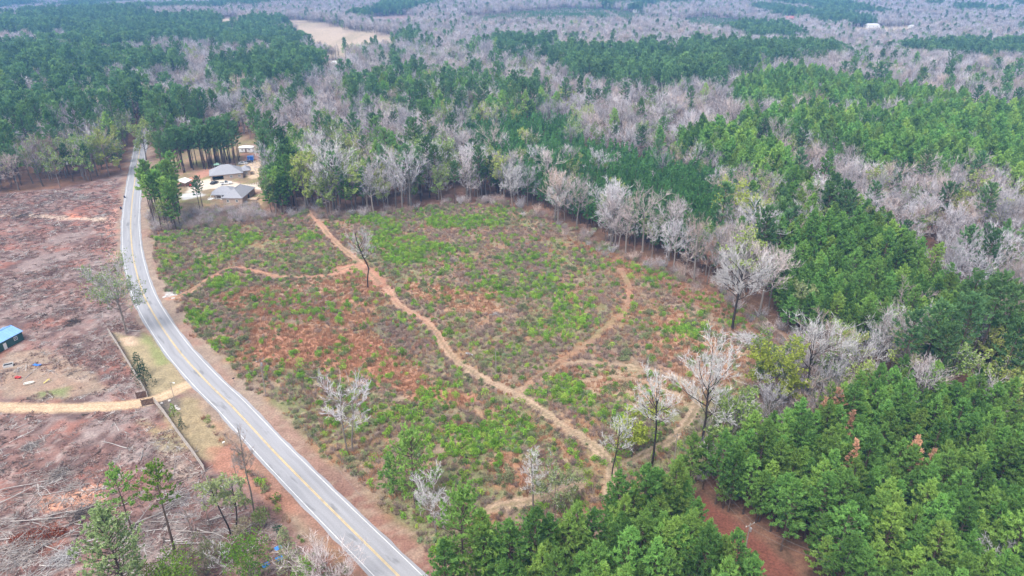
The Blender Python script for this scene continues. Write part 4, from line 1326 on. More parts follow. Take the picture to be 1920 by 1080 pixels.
def field_cover():
    rng = np.random.default_rng(31)
    x, y = jitter_grid(FIELD, 0.92, 32)
    rd = road_dist(x, y)
    k = track_clear(x, y) & (rd > 7.2 + (fbm(x, y, 6, 33, 2) - 0.5) * 5)
    d_edge = poly_dist(x, y, FIELD, True)
    x, y = x[k], y[k]
    g = np.full(len(x), 0.10)
    for p, w in GREEN:
        g = np.maximum(g, w * region(x, y, p, 3, 4, 35, 8))
    g = g * (0.12 + 1.6 * smooth(0.40, 0.64, fbm(x, y, 10, 36, 4)))
    s = np.full(len(x), 0.14)
    for p, c, w in SEDGE:
        s = np.maximum(s, region(x, y, p, 2, 3, 37, 7) * w * 0.92)
    s = s * (0.5 + 1.1 * fbm(x, y, 5, 38, 3))
    r = rng.random(len(x))
    wsh = 0.03 + 0.22 * smooth(0.46, 0.62, fbm(x, y, 12, 39, 4))
    typ = np.full(len(x), 5)                                     # 5 weeds
    typ[r < g + s + wsh + 0.04 + 0.42 * smooth(0.48, 0.64, fbm(x, y, 14, 139, 4))] = 4                              # straw
    typ[r < g + s + wsh] = 2                                     # dull shrub
    typ[r < g + s] = 3                                           # sedge
    typ[r < g] = 0                                               # green shrub
    pale = (typ == 0) & (rng.random(len(x)) < 0.22)
    typ[pale] = 1
    skip = rng.random(len(x)) < np.where(typ >= 4, 0.35, 0.08)
    # bare patches
    skip |= (fbm(x, y, 7, 40, 3) > 0.63) & (typ != 0) & (typ != 3) & (rng.random(len(x)) < 0.7)
    x, y, typ = x[~skip], y[~skip], typ[~skip]
    z = hgt(x, y)
    vdef = {
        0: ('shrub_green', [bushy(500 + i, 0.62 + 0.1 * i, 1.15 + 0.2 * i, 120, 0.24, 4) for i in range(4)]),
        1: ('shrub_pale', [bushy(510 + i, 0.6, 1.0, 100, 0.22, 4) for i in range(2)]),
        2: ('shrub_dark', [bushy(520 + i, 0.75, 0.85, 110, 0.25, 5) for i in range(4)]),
        3: ('sedge', [tuft(530 + i, 0.5, 0.85, 34, 0.08) for i in range(4)]),
        4: ('straw', [tuft(540 + i, 0.5, 0.6, 26, 0.08) for i in range(3)]),
        5: ('weed', [twiggy(550 + i, 0.8, 0.9) for i in range(4)]),
    }
    names = {0: ('green_shrub_vegetation', 'low bright green shrub growth over the field'), 1: ('pale_shrub_vegetation', 'low pale green shrub growth over the field'),
             2: ('dull_shrub_vegetation', 'low dull olive shrub growth over the field'), 3: ('orange_sedge_grass', 'dry orange grass covering parts of the field'),
             4: ('straw_grass', 'dry straw coloured grass over the field'), 5: ('dry_weeds', 'dry grey brown weeds over the field')}
    for t, (mat, vs) in vdef.items():
        q = typ == t
        srcs = []
        for v in vs:
            if isinstance(v, tuple):
                srcs.append(source('field_plant_source', joined(*v), [M['bark_grey'], M[mat]]))
            else:
                srcs.append(source('field_plant_source', v, [M[mat]]))
        scatter(names[t][0], np.c_[x[q], y[q], z[q] - 0.03], srcs, names[t][1], 'vegetation', 600 + t, 0.55, 1.5)
    # the larger shrubs are things of their own
    big = {
        'green': ('bark_grey', 'shrub_green', [bushy(560 + i, 1.0 + 0.12 * i, 1.7 + 0.2 * i, 330, 0.27, 7) for i in range(5)]),
        'dull': ('bark_grey', 'shrub_dark', [bushy(570 + i, 1.3 + 0.15 * i, 1.4 + 0.15 * i, 380, 0.28, 8) for i in range(5)]),
    }
    ms = {k: [(a.mesh('shrub_stem', M[t]), b.mesh('shrub_foliage', M[m])) for a, b in v] for k, (t, m, v) in big.items()}
    x, y = jitter_grid(FIELD, 4.6, 41)
    k = track_clear(x, y, 1.2) & (road_dist(x, y) > 9) & (y < 240)
    x, y = x[k], y[k]
    g = np.full(len(x), 0.22)
    for p, w in GREEN:
        g = np.maximum(g, w * region(x, y, p, 3, 4, 35, 8))
    pr = np.clip(g * 1.1 + (fbm(x, y, 8, 43, 2) - 0.5) * 0.8, 0.02, 1)
    pick = np.argsort(rng.random(len(x)) / pr)[:285]
    mainx = TRACK_W['main'][0]
    for j in pick:
        kind = 'green' if rng.random() < 0.25 + g[j] * 1.2 else 'dull'
        px, py = to_px(x[j], y[j], 0.0)
        xm = np.interp(y[j], mainx[::-1, 1], mainx[::-1, 0])
        if px < 520 and py < 545: zone = 'in the far corner between the road and the red path'
        elif x[j] < xm: zone = 'between the road and the winding track'
        elif py > 690: zone = 'near the looping path in front'
        else: zone = 'in the open field beyond the winding track'
        word = 'bright green leafy shrub' if kind == 'green' else 'low dull olive shrub'
        st, fo = ms[kind][int(rng.integers(0, 5))]
        t = thing('shrub', (x[j], y[j], hz(x[j], y[j]) - 0.04), f'{word} {zone}', 'shrub', f'{word}s {zone}', rng.uniform(0, 6.28), rng.uniform(0.7, 1.25))
        obj('stem', st, t); obj('foliage', fo, t)

field_cover()

def edge_brush():
    """brush between field and woods, understorey of the wood edges"""
    rng = np.random.default_rng(61)
    edge = Wp((345, 432), (420, 420), (500, 412), (560, 398), (580, 392), (620, 410), (700, 402), (780, 393), (850, 385), (930, 378), (1000, 402), (1060, 432), (1110, 452), (1180, 483),
              (1240, 508), (1290, 528), (1340, 552), (1400, 585), (1450, 615), (1485, 655), (1478, 705), (1420, 760), (1380, 810), (1340, 860))
    P = []
    for i in range(len(edge) - 1):
        a, b = np.array(edge[i]), np.array(edge[i + 1])
        n = int(np.linalg.norm(b - a) * 1.3)
        t = rng.random(n)
        p = a + (b - a) * t[:, None] + rng.normal(0, 3.2, (n, 2))
        P.append(p)
    extra = [jitter_grid(Wp((345, 400), (480, 385), (500, 412), (345, 432)), 1.6, 62), jitter_grid(Wp((262, 380), (290, 380), (345, 432), (290, 436), (265, 452)), 2.2, 63),
             jitter_grid(Wp((1300, 905), (1340, 860), (1380, 810), (1470, 705), (1490, 660), (1600, 680), (1620, 740), (1500, 800), (1420, 860), (1340, 905)), 1.7, 64)]
    p = np.concatenate(P + [np.c_[a, b] for a, b in extra])
    p = p[road_dist(p[:, 0], p[:, 1]) > 7]
    srcs = [source('brush_source', twiggy(640 + i, 1.5, 2.6, 46), [M['weed']]) for i in range(3)] + [source('brush_source', joined(*bushy(650 + i, 1.3, 2.0, 240, 0.3, 7)), [M['bark_grey'], M['shrub_dark']]) for i in range(2)] \
        + [source('brush_source', twiggy(645 + i, 1.7, 3.4, 60), [M['twig']]) for i in range(2)]
    scatter('wood_edge_undergrowth', np.c_[p, hgt(p[:, 0], p[:, 1])], srcs, 'grey brush and undergrowth along the wood edges', 'undergrowth', 66, 0.6, 1.25)

edge_brush()

# ------------------------------------------------------------------ cleared ground: sticks, slash and branches
def stick_mesh(seed, L, r, stubs=3):
    rng = np.random.default_rng(seed)
    mb = MB()
    n = 5
    p = np.c_[np.linspace(-L / 2, L / 2, n), np.cumsum(rng.normal(0, L * 0.025, n)), np.full(n, r * 0.9) + np.abs(rng.normal(0, 0.04, n))]
    mb.tube(p, np.linspace(r, r * 0.35, n), 5, 0, np.clip(rng.normal(0.6, 0.2), 0, 1))
    for i in range(stubs):
        s = rng.uniform(0.35, 0.95)
        q = np.array([np.interp(s, np.linspace(0, 1, n), p[:, j]) for j in range(3)])
        d = np.array([rng.uniform(0.3, 0.9), rng.choice([-1, 1]) * rng.uniform(0.3, 0.8), rng.uniform(0.0, 0.35)])
        e = q + d * L * rng.uniform(0.10, 0.24)
        mb.tube([q, e], [r * 0.45, r * 0.18], 4, 0, 0.7)
    return mb

def slash_mesh(seed, R, n, lmin, lmax, r):
    rng = np.random.default_rng(seed)
    mb = MB()
    base = rng.uniform(0, 6.28)
    for i in range(n):
        a = base + rng.normal(0, 0.7); L = rng.uniform(lmin, lmax)
        c = np.array([rng.normal(0, R * 0.5), rng.normal(0, R * 0.5), rng.uniform(0.03, 0.16)])
        d = np.array([math.cos(a), math.sin(a), rng.normal(0, 0.05)])
        k = np.array([-d[1], d[0], 0]) * rng.normal(0, 0.06 * L)
        mb.tube([c - d * L / 2, c + k, c + d * L / 2], [r, r * 0.8, r * 0.4], 3, 0, rng.random(), False)
    return mb

def litter_mesh(seed, R, n):
    rng = np.random.default_rng(seed)
    mb = MB()
    a = rng.uniform(0, 6.28, n); q = np.sqrt(rng.random(n)) * R
    c = np.c_[np.cos(a) * q, np.sin(a) * q, rng.uniform(0.0, 0.10, n)]
    d = np.c_[rng.normal(size=(n, 2)), np.abs(rng.normal(0.15, 0.3, n))]
    mb.flakes(c, d, rng.uniform(0.3, 0.9, n), rng.uniform(0.06, 0.22, n), rng, 0, rng.random(n), True)
    return mb

SLASH_HEAP = Wp((-60, 940), (60, 905), (160, 900), (200, 960), (260, 980), (330, 930), (420, 900), (440, 980), (350, 1060), (230, 1110), (-120, 1130))
KEEP_OUT = [Wp((-40, 600), (55, 600), (60, 670), (-40, 690))]

def clearing_cover():
    rng = np.random.default_rng(71)
    view = Wp((-260, 385), (0, 366), (120, 353), (215, 335), (228, 380), (222, 470), (240, 560), (268, 620), (205, 625), (275, 745), (290, 755), (385, 885), (470, 925), (560, 1030), (640, 1110), (600, 1180), (-420, 1180), (-360, 700))
    x, y = jitter_grid(view, 1.05, 72)
    k = (road_dist(x, y) > 5.5) & (poly_dist(x, y, [tuple(a) for a in DRIVE]) > 2.4)
    for p in KEEP_OUT:
        k &= ~in_poly(x, y, p)
    x, y = x[k], y[k]
    calm = region(x, y, CLEAR_SPOTS[3][0], 3, 3, 73)
    heap = region(x, y, SLASH_HEAP, 3, 4, 74)
    dens = 0.42 + 1.7 * (fbm(x, y, 11, 75, 4) - 0.48) + 0.30 * heap - 0.35 * calm
    k = rng.random(len(x)) < dens
    x, y, heap = x[k], y[k], heap[k]
    z = hgt(x, y)
    srcs = ([source('slash_source', litter_mesh(700 + i, 1.0, 26), [M['litter']]) for i in range(4)]
            + [source('slash_source', slash_mesh(710 + i, 1.2, 9, 0.6, 2.4, 0.045), [M['stick']]) for i in range(4)]
            + [source('slash_source', slash_mesh(720 + i, 1.6, 8, 1.6, 4.6, 0.06), [M['stick']]) for i in range(3)]
            + [source('slash_source', twiggy(730 + i, 0.9, 0.6, 24), [M['weed']]) for i in range(2)]
            + [source('slash_source', slash_mesh(735, 1.2, 10, 0.6, 2.0, 0.05), [M['stick_dark']])])
    n = fbm(x, y, 10, 76, 3)
    pz = rng.random(len(x))
    vi = np.where(pz < 0.48 - 0.2 * heap, rng.integers(0, 4, len(x)), np.where(pz < 0.74, rng.integers(4, 8, len(x)), np.where(pz < 0.785 + 0.07 * heap, rng.integers(8, 11, len(x)), np.where(pz < 0.965, rng.integers(11, 13, len(x)), 13))))
    scatter('logging_debris', np.c_[x, y, z], srcs, 'sticks twigs and bark littering the cleared ground', 'debris', 77, 0.55, 1.2, vi=vi, tilt=0.06)
    # branches one can pick out
    ms = [stick_mesh(740 + i, 4.0 + 0.7 * i, 0.085 + 0.008 * i, 2 + i % 3).mesh('felled_branch', M['stick']) for i in range(8)]
    hx, hy = jitter_grid(SLASH_HEAP, 2.6, 78)
    cx, cy = jitter_grid(view, 6.2, 79)
    k = (road_dist(cx, cy) > 7) & (poly_dist(cx, cy, [tuple(a) for a in DRIVE]) > 4)
    for p in KEEP_OUT:
        k &= ~in_poly(cx, cy, p)
    cx, cy = cx[k], cy[k]
    o = rng.permutation(len(hx))[:95]; hx, hy = hx[o], hy[o]
    o = rng.permutation(len(cx))[:165]; cx, cy = cx[o], cy[o]
    for x_, y_, w in [(a, b, 1) for a, b in zip(hx, hy)] + [(a, b, 0) for a, b in zip(cx, cy)]:
        px, py = to_px(x_, y_, 0)
        if w: lab, grp = 'pale weathered branch in the slash heap at the lower left', 'branches of the lower left slash heap'
        elif py < 600: lab, grp = 'grey branch lying on the cleared ground beyond the shed', 'branches on the cleared ground beyond the shed'
        elif py < 765: lab, grp = 'grey branch lying on the cleared ground between shed and driveway', 'branches between shed and driveway'
        else: lab, grp = 'grey branch lying on the cleared ground below the driveway', 'branches below the driveway'
        b = obj('felled_branch', ms[int(rng.integers(0, 8))], None, (x_, y_, hz(x_, y_) + (rng.uniform(0, 0.5) if w else 0.02)))
        ang = (rng.normal(0.35, 0.5) if w else rng.uniform(0, 3.14))
        b.rotation_euler = (0, rng.normal(0, 0.06), ang)
        sc = rng.uniform(0.6, 1.25) if w else rng.uniform(0.5, 1.1)
        b.scale = (sc, sc, sc)
        tag(b, lab, 'branch', grp)

clearing_cover()

def brush_pile(px, py, R, h, mat, n, label, seed, L=(1.5, 4.5), r=0.05, name='brush_pile'):
    rng = np.random.default_rng(seed)
    x, y = at(px, py)
    t = thing(name, (x, y, hz(x, y)), label, 'brush pile')
    for j in range(3):
        mb = MB()
        for i in range(n // 3):
            a = rng.uniform(0, 6.28); ll = rng.uniform(*L)
            q = rng.random() ** 0.6 * R * 0.7; b = rng.uniform(0, 6.28)
            c = np.array([math.cos(b) * q, math.sin(b) * q, h * (1 - q / R) * rng.uniform(0.3, 1.0)])
            d = np.array([math.cos(a), math.sin(a), rng.normal(0, 0.18)])
            mb.tube([c - d * ll / 2, c + rng.normal(0, 0.08, 3) * ll * 0.5, c + d * ll / 2], [r, r * 0.8, r * 0.4], 3, 0, rng.random(), False)
        part('branch_layer', mb, M[mat], t)
    return t

brush_pile(135, 607, 3.4, 1.2, 'stick_dark', 90, 'dark charred brush pile on the cleared ground above the fence', 801)
brush_pile(60, 838, 2.6, 0.9, 'stick', 70, 'grey brush pile with pale sticks below the driveway on the far left', 802)
brush_pile(115, 885, 3.2, 0.8, 'stick', 80, 'flat pile of pale long sticks below the driveway', 803, (2, 6))
brush_pile(40, 1035, 6.0, 1.8, 'stick', 150, 'large heap of pale slash in the lower left corner', 804, (3, 8), 0.06)
brush_pile(120, 1050, 4.0, 1.3, 'twig_white', 200, 'whitish heap of thin brush at the bottom left', 805, (1.5, 4), 0.035)
brush_pile(150, 970, 3.4, 1.0, 'stick_dark', 70, 'dark tangle of brush beside the red bare patch', 806, (2, 5))
brush_pile(330, 935, 3.4, 1.0, 'stick', 90, 'pile of broken pale limbs beneath the yellow green pine', 807, (2, 6), 0.06)
brush_pile(1402, 640, 7.0, 1.5, 'twig_white', 420, 'pale brush heap under the large white bare tree', 808, (1.5, 4.5), 0.045)
brush_pile(585, 545, 4.5, 0.5, 'stick', 110, 'pale broken slash in the bare patch left of the track junction', 814, (1, 3), 0.045)
brush_pile(45, 405, 3.5, 1.0, 'stick_dark', 70, 'dark brush pile near the tan strip of the clearing', 809)
brush_pile(155, 372, 3.6, 0.7, 'stick', 70, 'long grey brush pile near the far wood edge of the clearing', 810, (3, 9), 0.06)
brush_pile(845, 487, 4.0, 0.7, 'stick', 120, 'grey brush heap in the middle of the field', 811)
brush_pile(930, 590, 2.4, 0.6, 'stick', 60, 'small grey brush heap near the thin dead trunk', 812)
brush_pile(1010, 545, 2.5, 0.9, 'twig', 80, 'small pale heap of twigs right of the field centre', 813, (1, 3), 0.035)

def needle_heap():
    rng = np.random.default_rng(821)
    x, y = at(68, 1010)
    t = thing('felled_pine', (x, y, hz(x, y)), 'felled pine top with rust red dead needles on the slash heap', 'felled tree', rz=0.25)
    mb = MB()
    mb.tube([(-5, 0, 0.5), (0, 0.1, 0.9), (5, 0.3, 0.8)], [0.14, 0.11, 0.04], 6)
    part('trunk', mb, M['stick'], t)
    n = 1500
    s = rng.uniform(-4.6, 5.2, n); w = 1.1 * (1 - ((s - 0.3) / 5.2) ** 2) + 0.2
    c = np.c_[s, rng.normal(0, 1, n) * w, 0.5 + np.abs(rng.normal(0, 0.45, n)) * w]
    mb = MB().flakes(c, rng.normal(size=(n, 3)) + np.array([0.5, 0, 0.3]), rng.uniform(0.25, 0.55, n), rng.uniform(0.1, 0.22, n), rng, 0, rng.random(n))
    part('crown', mb, M['rust_needles'], t)

needle_heap()

# ------------------------------------------------------------------ trees one can pick out
def hero(name, kind, base, top, wide, label, cat='tree', mats=None, seed=1, **kw):
    x, y = at(*base)
    h = max(0.6, top_height(y, top))
    R = wide / px_per_m(y, h * 0.6) / 2
    t = thing(name, (x, y, hz(x, y) - 0.06), label, cat, rz=kw.pop('rz', 0.0))
    if kind == 'bare':
        a, b = bare(seed, h, R, **kw); m = mats or ('bark_grey', ['twig_white'])
    elif kind == 'pine':
        a, b = pine(seed, h, R, kw.pop('cb', 0.4) * h, **kw); m = mats or ('bark', ['pine'])
    else:
        a, b = bushy(seed, R, h, **kw); m = mats or ('bark_grey', ['shrub_green'])
    part('trunk' if kind != 'bush' else 'stem', a, M[m[0]], t)
    part('crown' if kind != 'bush' else 'foliage', b, [M[c] for c in m[1]], t)
    return t

WB = ('bark_dark', ['twig_white'])
BG = ('bark_grey', ['twig_white'])
hero('bare_tree', 'bare', (1373, 618), 462, 105, 'large bare tree with a round white crown and dark trunk at the right field edge', mats=WB, seed=901, fork=0.36, limbs=13, kids=(7, 7, 6), tw=1.02, thick=1.1)
hero('bare_tree', 'bare', (690, 540), 418, 46, 'slender bare tree with a dark crooked trunk where the red paths meet', mats=('bark_dark', ['twig_white']), seed=902, fork=0.5, limbs=11, kids=(6, 5, 5), tw=1.02, thick=0.8, crook=0.22)
hero('bare_tree', 'bare', (656, 850), 692, 84, 'twin stemmed bare tree beside the road in the left of the field', mats=('bark_grey', ['twig']), seed=903, twin=True, fork=0.3, limbs=10, kids=(5, 5, 5), tw=1.1, thick=0.6)
hero('bare_tree', 'bare', (1000, 952), 822, 54, 'narrow white bare tree near the short sandy path', mats=BG, seed=904, narrow=True, fork=0.2, limbs=26, kids=(5, 4, 4), tw=0.82, thick=0.8)
hero('bare_tree', 'bare', (818, 1002), 888, 84, 'low spreading white bare tree beside the road shoulder', mats=BG, seed=905, fork=0.18, limbs=12, kids=(6, 6, 5), tw=0.88, thick=0.8)
hero('bare_tree', 'bare', (1222, 872), 694, 88, 'tall bare tree with a straight dark trunk at the end of the loop path', mats=WB, seed=906, fork=0.45, limbs=10, kids=(6, 5, 5), tw=0.82, thick=0.8)
hero('bare_tree', 'bare', (1316, 830), 645, 120, 'wide white bare tree standing beside the loop path', mats=('bark_dark', ['twig_white']), seed=907, fork=0.26, limbs=12, kids=(7, 6, 6), tw=0.95, thick=0.9)
hero('bare_tree', 'bare', (1147, 892), 778, 66, 'small pale bare tree at the foot of the winding track', mats=('bark_dark', ['twig_white', 'bud_grey']), seed=908, fork=0.4, limbs=9, kids=(5, 5, 5), tw=1.1, thick=0.7, leaf=120)
hero('bare_tree', 'bare', (1512, 740), 605, 135, 'broad white bare tree with spreading limbs at the right corner of the field', mats=WB, seed=909, fork=0.2, limbs=12, kids=(6, 6, 5), tw=0.88)
hero('bare_tree', 'bare', (1640, 710), 590, 72, 'upright white bare tree against the pines on the right', mats=BG, seed=910, fork=0.2, limbs=16, kids=(6, 5, 5), tw=0.95, upright=0.9, thick=0.8)
hero('bare_tree', 'bare', (1595, 735), 625, 90, 'pale bare tree between the broad and the upright white trees', mats=BG, seed=911, fork=0.25, limbs=10, kids=(6, 5, 5), tw=0.82)
hero('budding_tree', 'bare', (1440, 770), 652, 105, 'yellow green budding tree near the right end of the loop path', mats=('bark_grey', ['bark_grey', 'bud_yellow']), seed=912, fork=0.2, limbs=10, kids=(5, 5, 4), leaf=6500, leafsize=0.52, upright=0.5)
hero('budding_tree', 'bare', (1380, 830), 745, 80, 'pale grey green budding tree beside the dense pines', mats=('bark_grey', ['twig', 'bud_grey']), seed=913, fork=0.2, limbs=9, kids=(5, 5, 4), leaf=3600, leafsize=0.45)
hero('budding_tree', 'bare', (1184, 855), 752, 66, 'bright yellow green tree inside the loop path', mats=('bark_grey', ['bark_grey', 'bud_yellow']), seed=914, fork=0.2, limbs=9, kids=(5, 5, 4), leaf=4200, leafsize=0.45)
hero('budding_tree', 'bare', (1040, 960), 872, 80, 'thin pale green budding tree beside the narrow white tree', mats=('bark_grey', ['twig_white', 'bud_grey']), seed=915, fork=0.2, limbs=8, kids=(5, 4, 4), leaf=1800, leafsize=0.4, thick=0.6)
for i, (bx, by, tp, w, m, lab) in enumerate((
        (1362, 440, 338, 62, 'bud_yellow', 'bright yellow green tree standing at the right end of the plantation'), (1395, 455, 362, 46, 'bud_yellow', 'second bright green tree right of the plantation'),
        (575, 395, 268, 50, 'bud', 'fresh green tree where the dirt track enters the woods'), (662, 398, 290, 46, 'bud', 'fresh green tree right of the large pale bare tree'),
        (205, 330, 245, 52, 'bud', 'rounded fresh green tree at the wood edge left of the road'), (165, 338, 262, 50, 'bud', 'yellow green rounded tree in the wood edge left of the road'),
        (275, 300, 228, 50, 'bud', 'olive green tree leaning over the far end of the road'), (1500, 620, 520, 40, 'bud_grey', 'pale grey green tree in front of the right hand pines'),
        (1740, 720, 620, 60, 'bud_grey', 'pale budding tree in the dark gap of the right hand woods'))):
    hero('budding_tree', 'bare', (bx, by), tp, w, lab, mats=('bark_grey', ['twig', m]), seed=1000 + i, fork=0.25, limbs=10, kids=(5, 5, 4), leaf=4200, leafsize=0.58)
hero('pine_tree', 'pine', (778, 945), 815, 115, 'airy green pine beside the road in front of the field', 'pine', seed=916, cb=0.22, nb=60, nt=11, shape='round', size=0.85, sparse=0.9)
hero('pine_tree', 'pine', (738, 925), 850, 60, 'small bushy pine left of the airy pine by the road', 'pine', seed=917, cb=0.1, nb=40, nt=9, size=0.8)
hero('pine_tree', 'pine', (872, 1112), 930, 130, 'large bright green pine at the front end of the stand near the road', 'pine', seed=918, cb=0.25, nb=70, nt=13, size=0.85, shape='round')
hero('pine_tree', 'pine', (955, 1110), 975, 110, 'full green pine second from the road at the bottom', 'pine', seed=919, cb=0.2, nb=64, nt=12, size=0.85)
hero('pine_tree', 'pine', (840, 1150), 1010, 100, 'bushy green pine cut by the lower border next to the road', 'pine', seed=9190, cb=0.2, nb=60, nt=12, size=0.85)
hero('budding_tree', 'bare', (237, 626), 496, 100, 'lone tree with thin young leaves on the cleared ground left of the road', mats=('bark_grey', ['twig', 'bud']), seed=920, fork=0.3, limbs=14, kids=(6, 6, 5), leaf=3600, leafsize=0.36, thick=0.9, upright=0.5)
hero('bare_tree', 'bare', (478, 968), 798, 52, 'tall thin bare tree reaching over the road', mats=('bark_grey', ['twig']), seed=921, fork=0.5, limbs=13, kids=(6, 5, 5), thick=0.6, tw=0.8)
hero('dead_tree', 'bare', (461, 955), 845, 18, 'thin dead grey trunk beside the road', mats=('bark_grey', ['twig']), seed=922, fork=0.35, limbs=6, kids=(3, 3, 3), narrow=True, thick=0.6)
hero('budding_tree', 'bare', (438, 1000), 878, 62, 'grey green tree with two dark trunks near the lower end of the fence', mats=('bark_dark', ['twig', 'bud_grey']), seed=923, twin=True, fork=0.4, limbs=10, kids=(5, 5, 4), leaf=2200, leafsize=0.4, thick=0.7)
hero('pine_tree', 'pine', (328, 1035), 880, 84, 'tall pine with a yellow green top at the lower left', 'pine', mats=('bark', ['pine_yellow']), seed=924, cb=0.62, nb=34, nt=11, shape='round', size=0.65)
hero('pine_tree', 'pine', (250, 1000), 890, 78, 'sparse dark green pine beside the slash heap', 'pine', mats=('bark', ['pine']), seed=925, cb=0.5, nb=32, nt=11, shape='round', size=0.65)
hero('pine_tree', 'pine', (250, 1140), 965, 140, 'wide feathery pale green pine at the lower left', 'pine', mats=('bark', ['pine_feather']), seed=926, cb=0.15, nb=110, nt=18, shape='round', size=0.6, k=5)
hero('cedar_tree', 'bush', (336, 1125), 1022, 98, 'dense dark green cedar at the lower left border', 'tree', mats=('bark', ['shrub_green']), seed=927, n=2600, size=0.34, lobes=14, z0=0.05)
hero('shrub', 'bush', (388, 1075), 1000, 76, 'olive green shrub right of the dark cedar', 'shrub', mats=('bark_grey', ['shrub_dark']), seed=928, n=1200, size=0.32, lobes=9)
hero('shrub', 'bush', (470, 1100), 985, 104, 'big bright green leafy shrub beside the blue panels', 'shrub', mats=('bark_grey', ['shrub_green']), seed=929, n=2600, size=0.34, lobes=14)
hero('cedar_tree', 'bush', (548, 1090), 992, 64, 'brownish green cedar between the blue panels and the road', 'tree', mats=('bark', ['shrub_dark']), seed=930, n=1300, size=0.32, lobes=9, cone=True)
hero('bare_shrub', 'bare', (622, 1110), 1025, 110, 'wide leafless grey shrub at the bottom beside the road', 'shrub', mats=('bark_grey', ['twig']), seed=931, fork=0.08, limbs=14, kids=(6, 6, 5), thick=0.6, tw=0.8)
hero('shrub', 'bush', (300, 1110), 1045, 60, 'fresh green shrub left of the dark cedar at the bottom', 'shrub', mats=('bark_grey', ['bud']), seed=951, n=1200, size=0.3, lobes=9)
hero('shrub', 'bush', (420, 1040), 1008, 34, 'small pale green shrub behind the big bright green one', 'shrub', mats=('bark_grey', ['bud_grey']), seed=952, n=500, size=0.26, lobes=6)
hero('shrub', 'bush', (575, 1105), 1040, 50, 'green shrub under the brownish cedar by the road', 'shrub', mats=('bark_grey', ['shrub_green']), seed=953, n=900, size=0.3, lobes=8)
hero('bare_tree', 'bare', (395, 985), 905, 34, 'thin bare sapling left of the grey green twin tree', mats=('bark_grey', ['twig']), seed=954, fork=0.3, limbs=9, kids=(5, 4, 4), tw=0.7, thick=0.5)
hero('bare_tree', 'bare', (365, 1010), 930, 36, 'thin bare sapling between the yellow green pine and the twin tree', mats=('bark_grey', ['twig']), seed=955, fork=0.3, limbs=9, kids=(5, 4, 4), tw=0.7, thick=0.5)
hero('shrub', 'bush', (493, 990), 943, 40, 'yellow olive shrub beside the tall thin bare tree', 'shrub', mats=('bark_grey', ['bud']), seed=932, n=700, size=0.28, lobes=7)
hero('shrub', 'bush', (455, 1005), 965, 40, 'brown olive shrub left of the yellow olive one', 'shrub', mats=('bark_grey', ['shrub_dark']), seed=933, n=600, size=0.28, lobes=7)
hero('shrub', 'bush', (523, 1003), 978, 18, 'small dark green shrub on the red bank by the road', 'shrub', mats=('bark_grey', ['cedar']), seed=934, n=300, size=0.25, lobes=5)
hero('bare_tree', 'bare', (425, 1090), 1000, 50, 'small white bare tree between two green shrubs at the bottom', mats=BG, seed=935, fork=0.2, limbs=10, kids=(4, 4, 4), narrow=True, thick=0.5)
hero('evergreen_shrub', 'bush', (264, 706), 662, 36, 'dark blue green evergreen behind the upper fence', 'shrub', mats=('bark', ['cedar']), seed=936, n=800, size=0.3, lobes=8, cone=True)
hero('evergreen_shrub', 'bush', (275, 725), 683, 40, 'second dark evergreen behind the upper fence, nearer the gate', 'shrub', mats=('bark', ['cedar']), seed=937, n=800, size=0.3, lobes=8, cone=True)
hero('conifer_shrub', 'bush', (327, 782), 758, 22, 'rounded green conifer beside the pole at the gate', 'shrub', mats=('bark', ['shrub_green']), seed=938, n=420, size=0.22, lobes=7, cone=True)
hero('conifer_shrub', 'bush', (342, 804), 782, 16, 'small dark conifer on the grass below the gate', 'shrub', mats=('bark', ['cedar']), seed=939, n=360, size=0.2, lobes=7, cone=True)
hero('bare_tree', 'bare', (1842, 1110), 1018, 80, 'white bare treetop among the pines at the lower right border', mats=BG, seed=940, fork=0.3, limbs=10, kids=(6, 5, 5), tw=0.88)
hero('bare_tree', 'bare', (625, 398), 270, 86, 'large pale bare tree at the back of the field beside the dirt track', mats=BG, seed=941, fork=0.32, limbs=12, kids=(6, 6, 5), tw=1.8)
hero('bare_tree', 'bare', (961, 388), 313, 46, 'round white bare tree at the back right corner of the field', mats=BG, seed=942, fork=0.36, limbs=10, kids=(6, 5, 5), tw=1.8)
hero('bare_tree', 'bare', (95, 340), 262, 84, 'bare tree with a brownish orange crown left of the road', mats=('bark_grey', ['twig_brown']), seed=943, fork=0.35, limbs=11, kids=(6, 6, 5), tw=1.8)
hero('dead_tree', 'bare', (1093, 583), 540, 8, 'thin pale dead trunk standing right of the field centre', mats=('bark_grey', ['twig']), seed=944, fork=0.4, limbs=3, kids=(2, 2, 2), narrow=True, thick=0.6)
for i, (bx, by, tp, w, lab) in enumerate((
        (1190, 470, 405, 26, 'first narrow white bare tree from the left along the plantation edge'), (1222, 485, 410, 34, 'forked white bare tree along the plantation edge'),
        (1250, 500, 412, 44, 'largest white bare tree along the plantation edge'), (1285, 515, 430, 36, 'white bare tree just right of the largest one by the plantation'),
        (1325, 535, 448, 36, 'tan topped bare tree next to the large round white tree'), (1135, 455, 385, 34, 'white bare tree at the middle of the plantation edge'),
        (1040, 420, 340, 50, 'broad white bare tree at the near corner of the plantation'))):
    hero('bare_tree', 'bare', (bx, by), tp, w, lab, mats=BG if i != 4 else ('bark_grey', ['twig_brown']), seed=960 + i, fork=0.35, limbs=9, kids=(5, 5, 5), tw=1.09, narrow=(i == 0), thick=0.8)
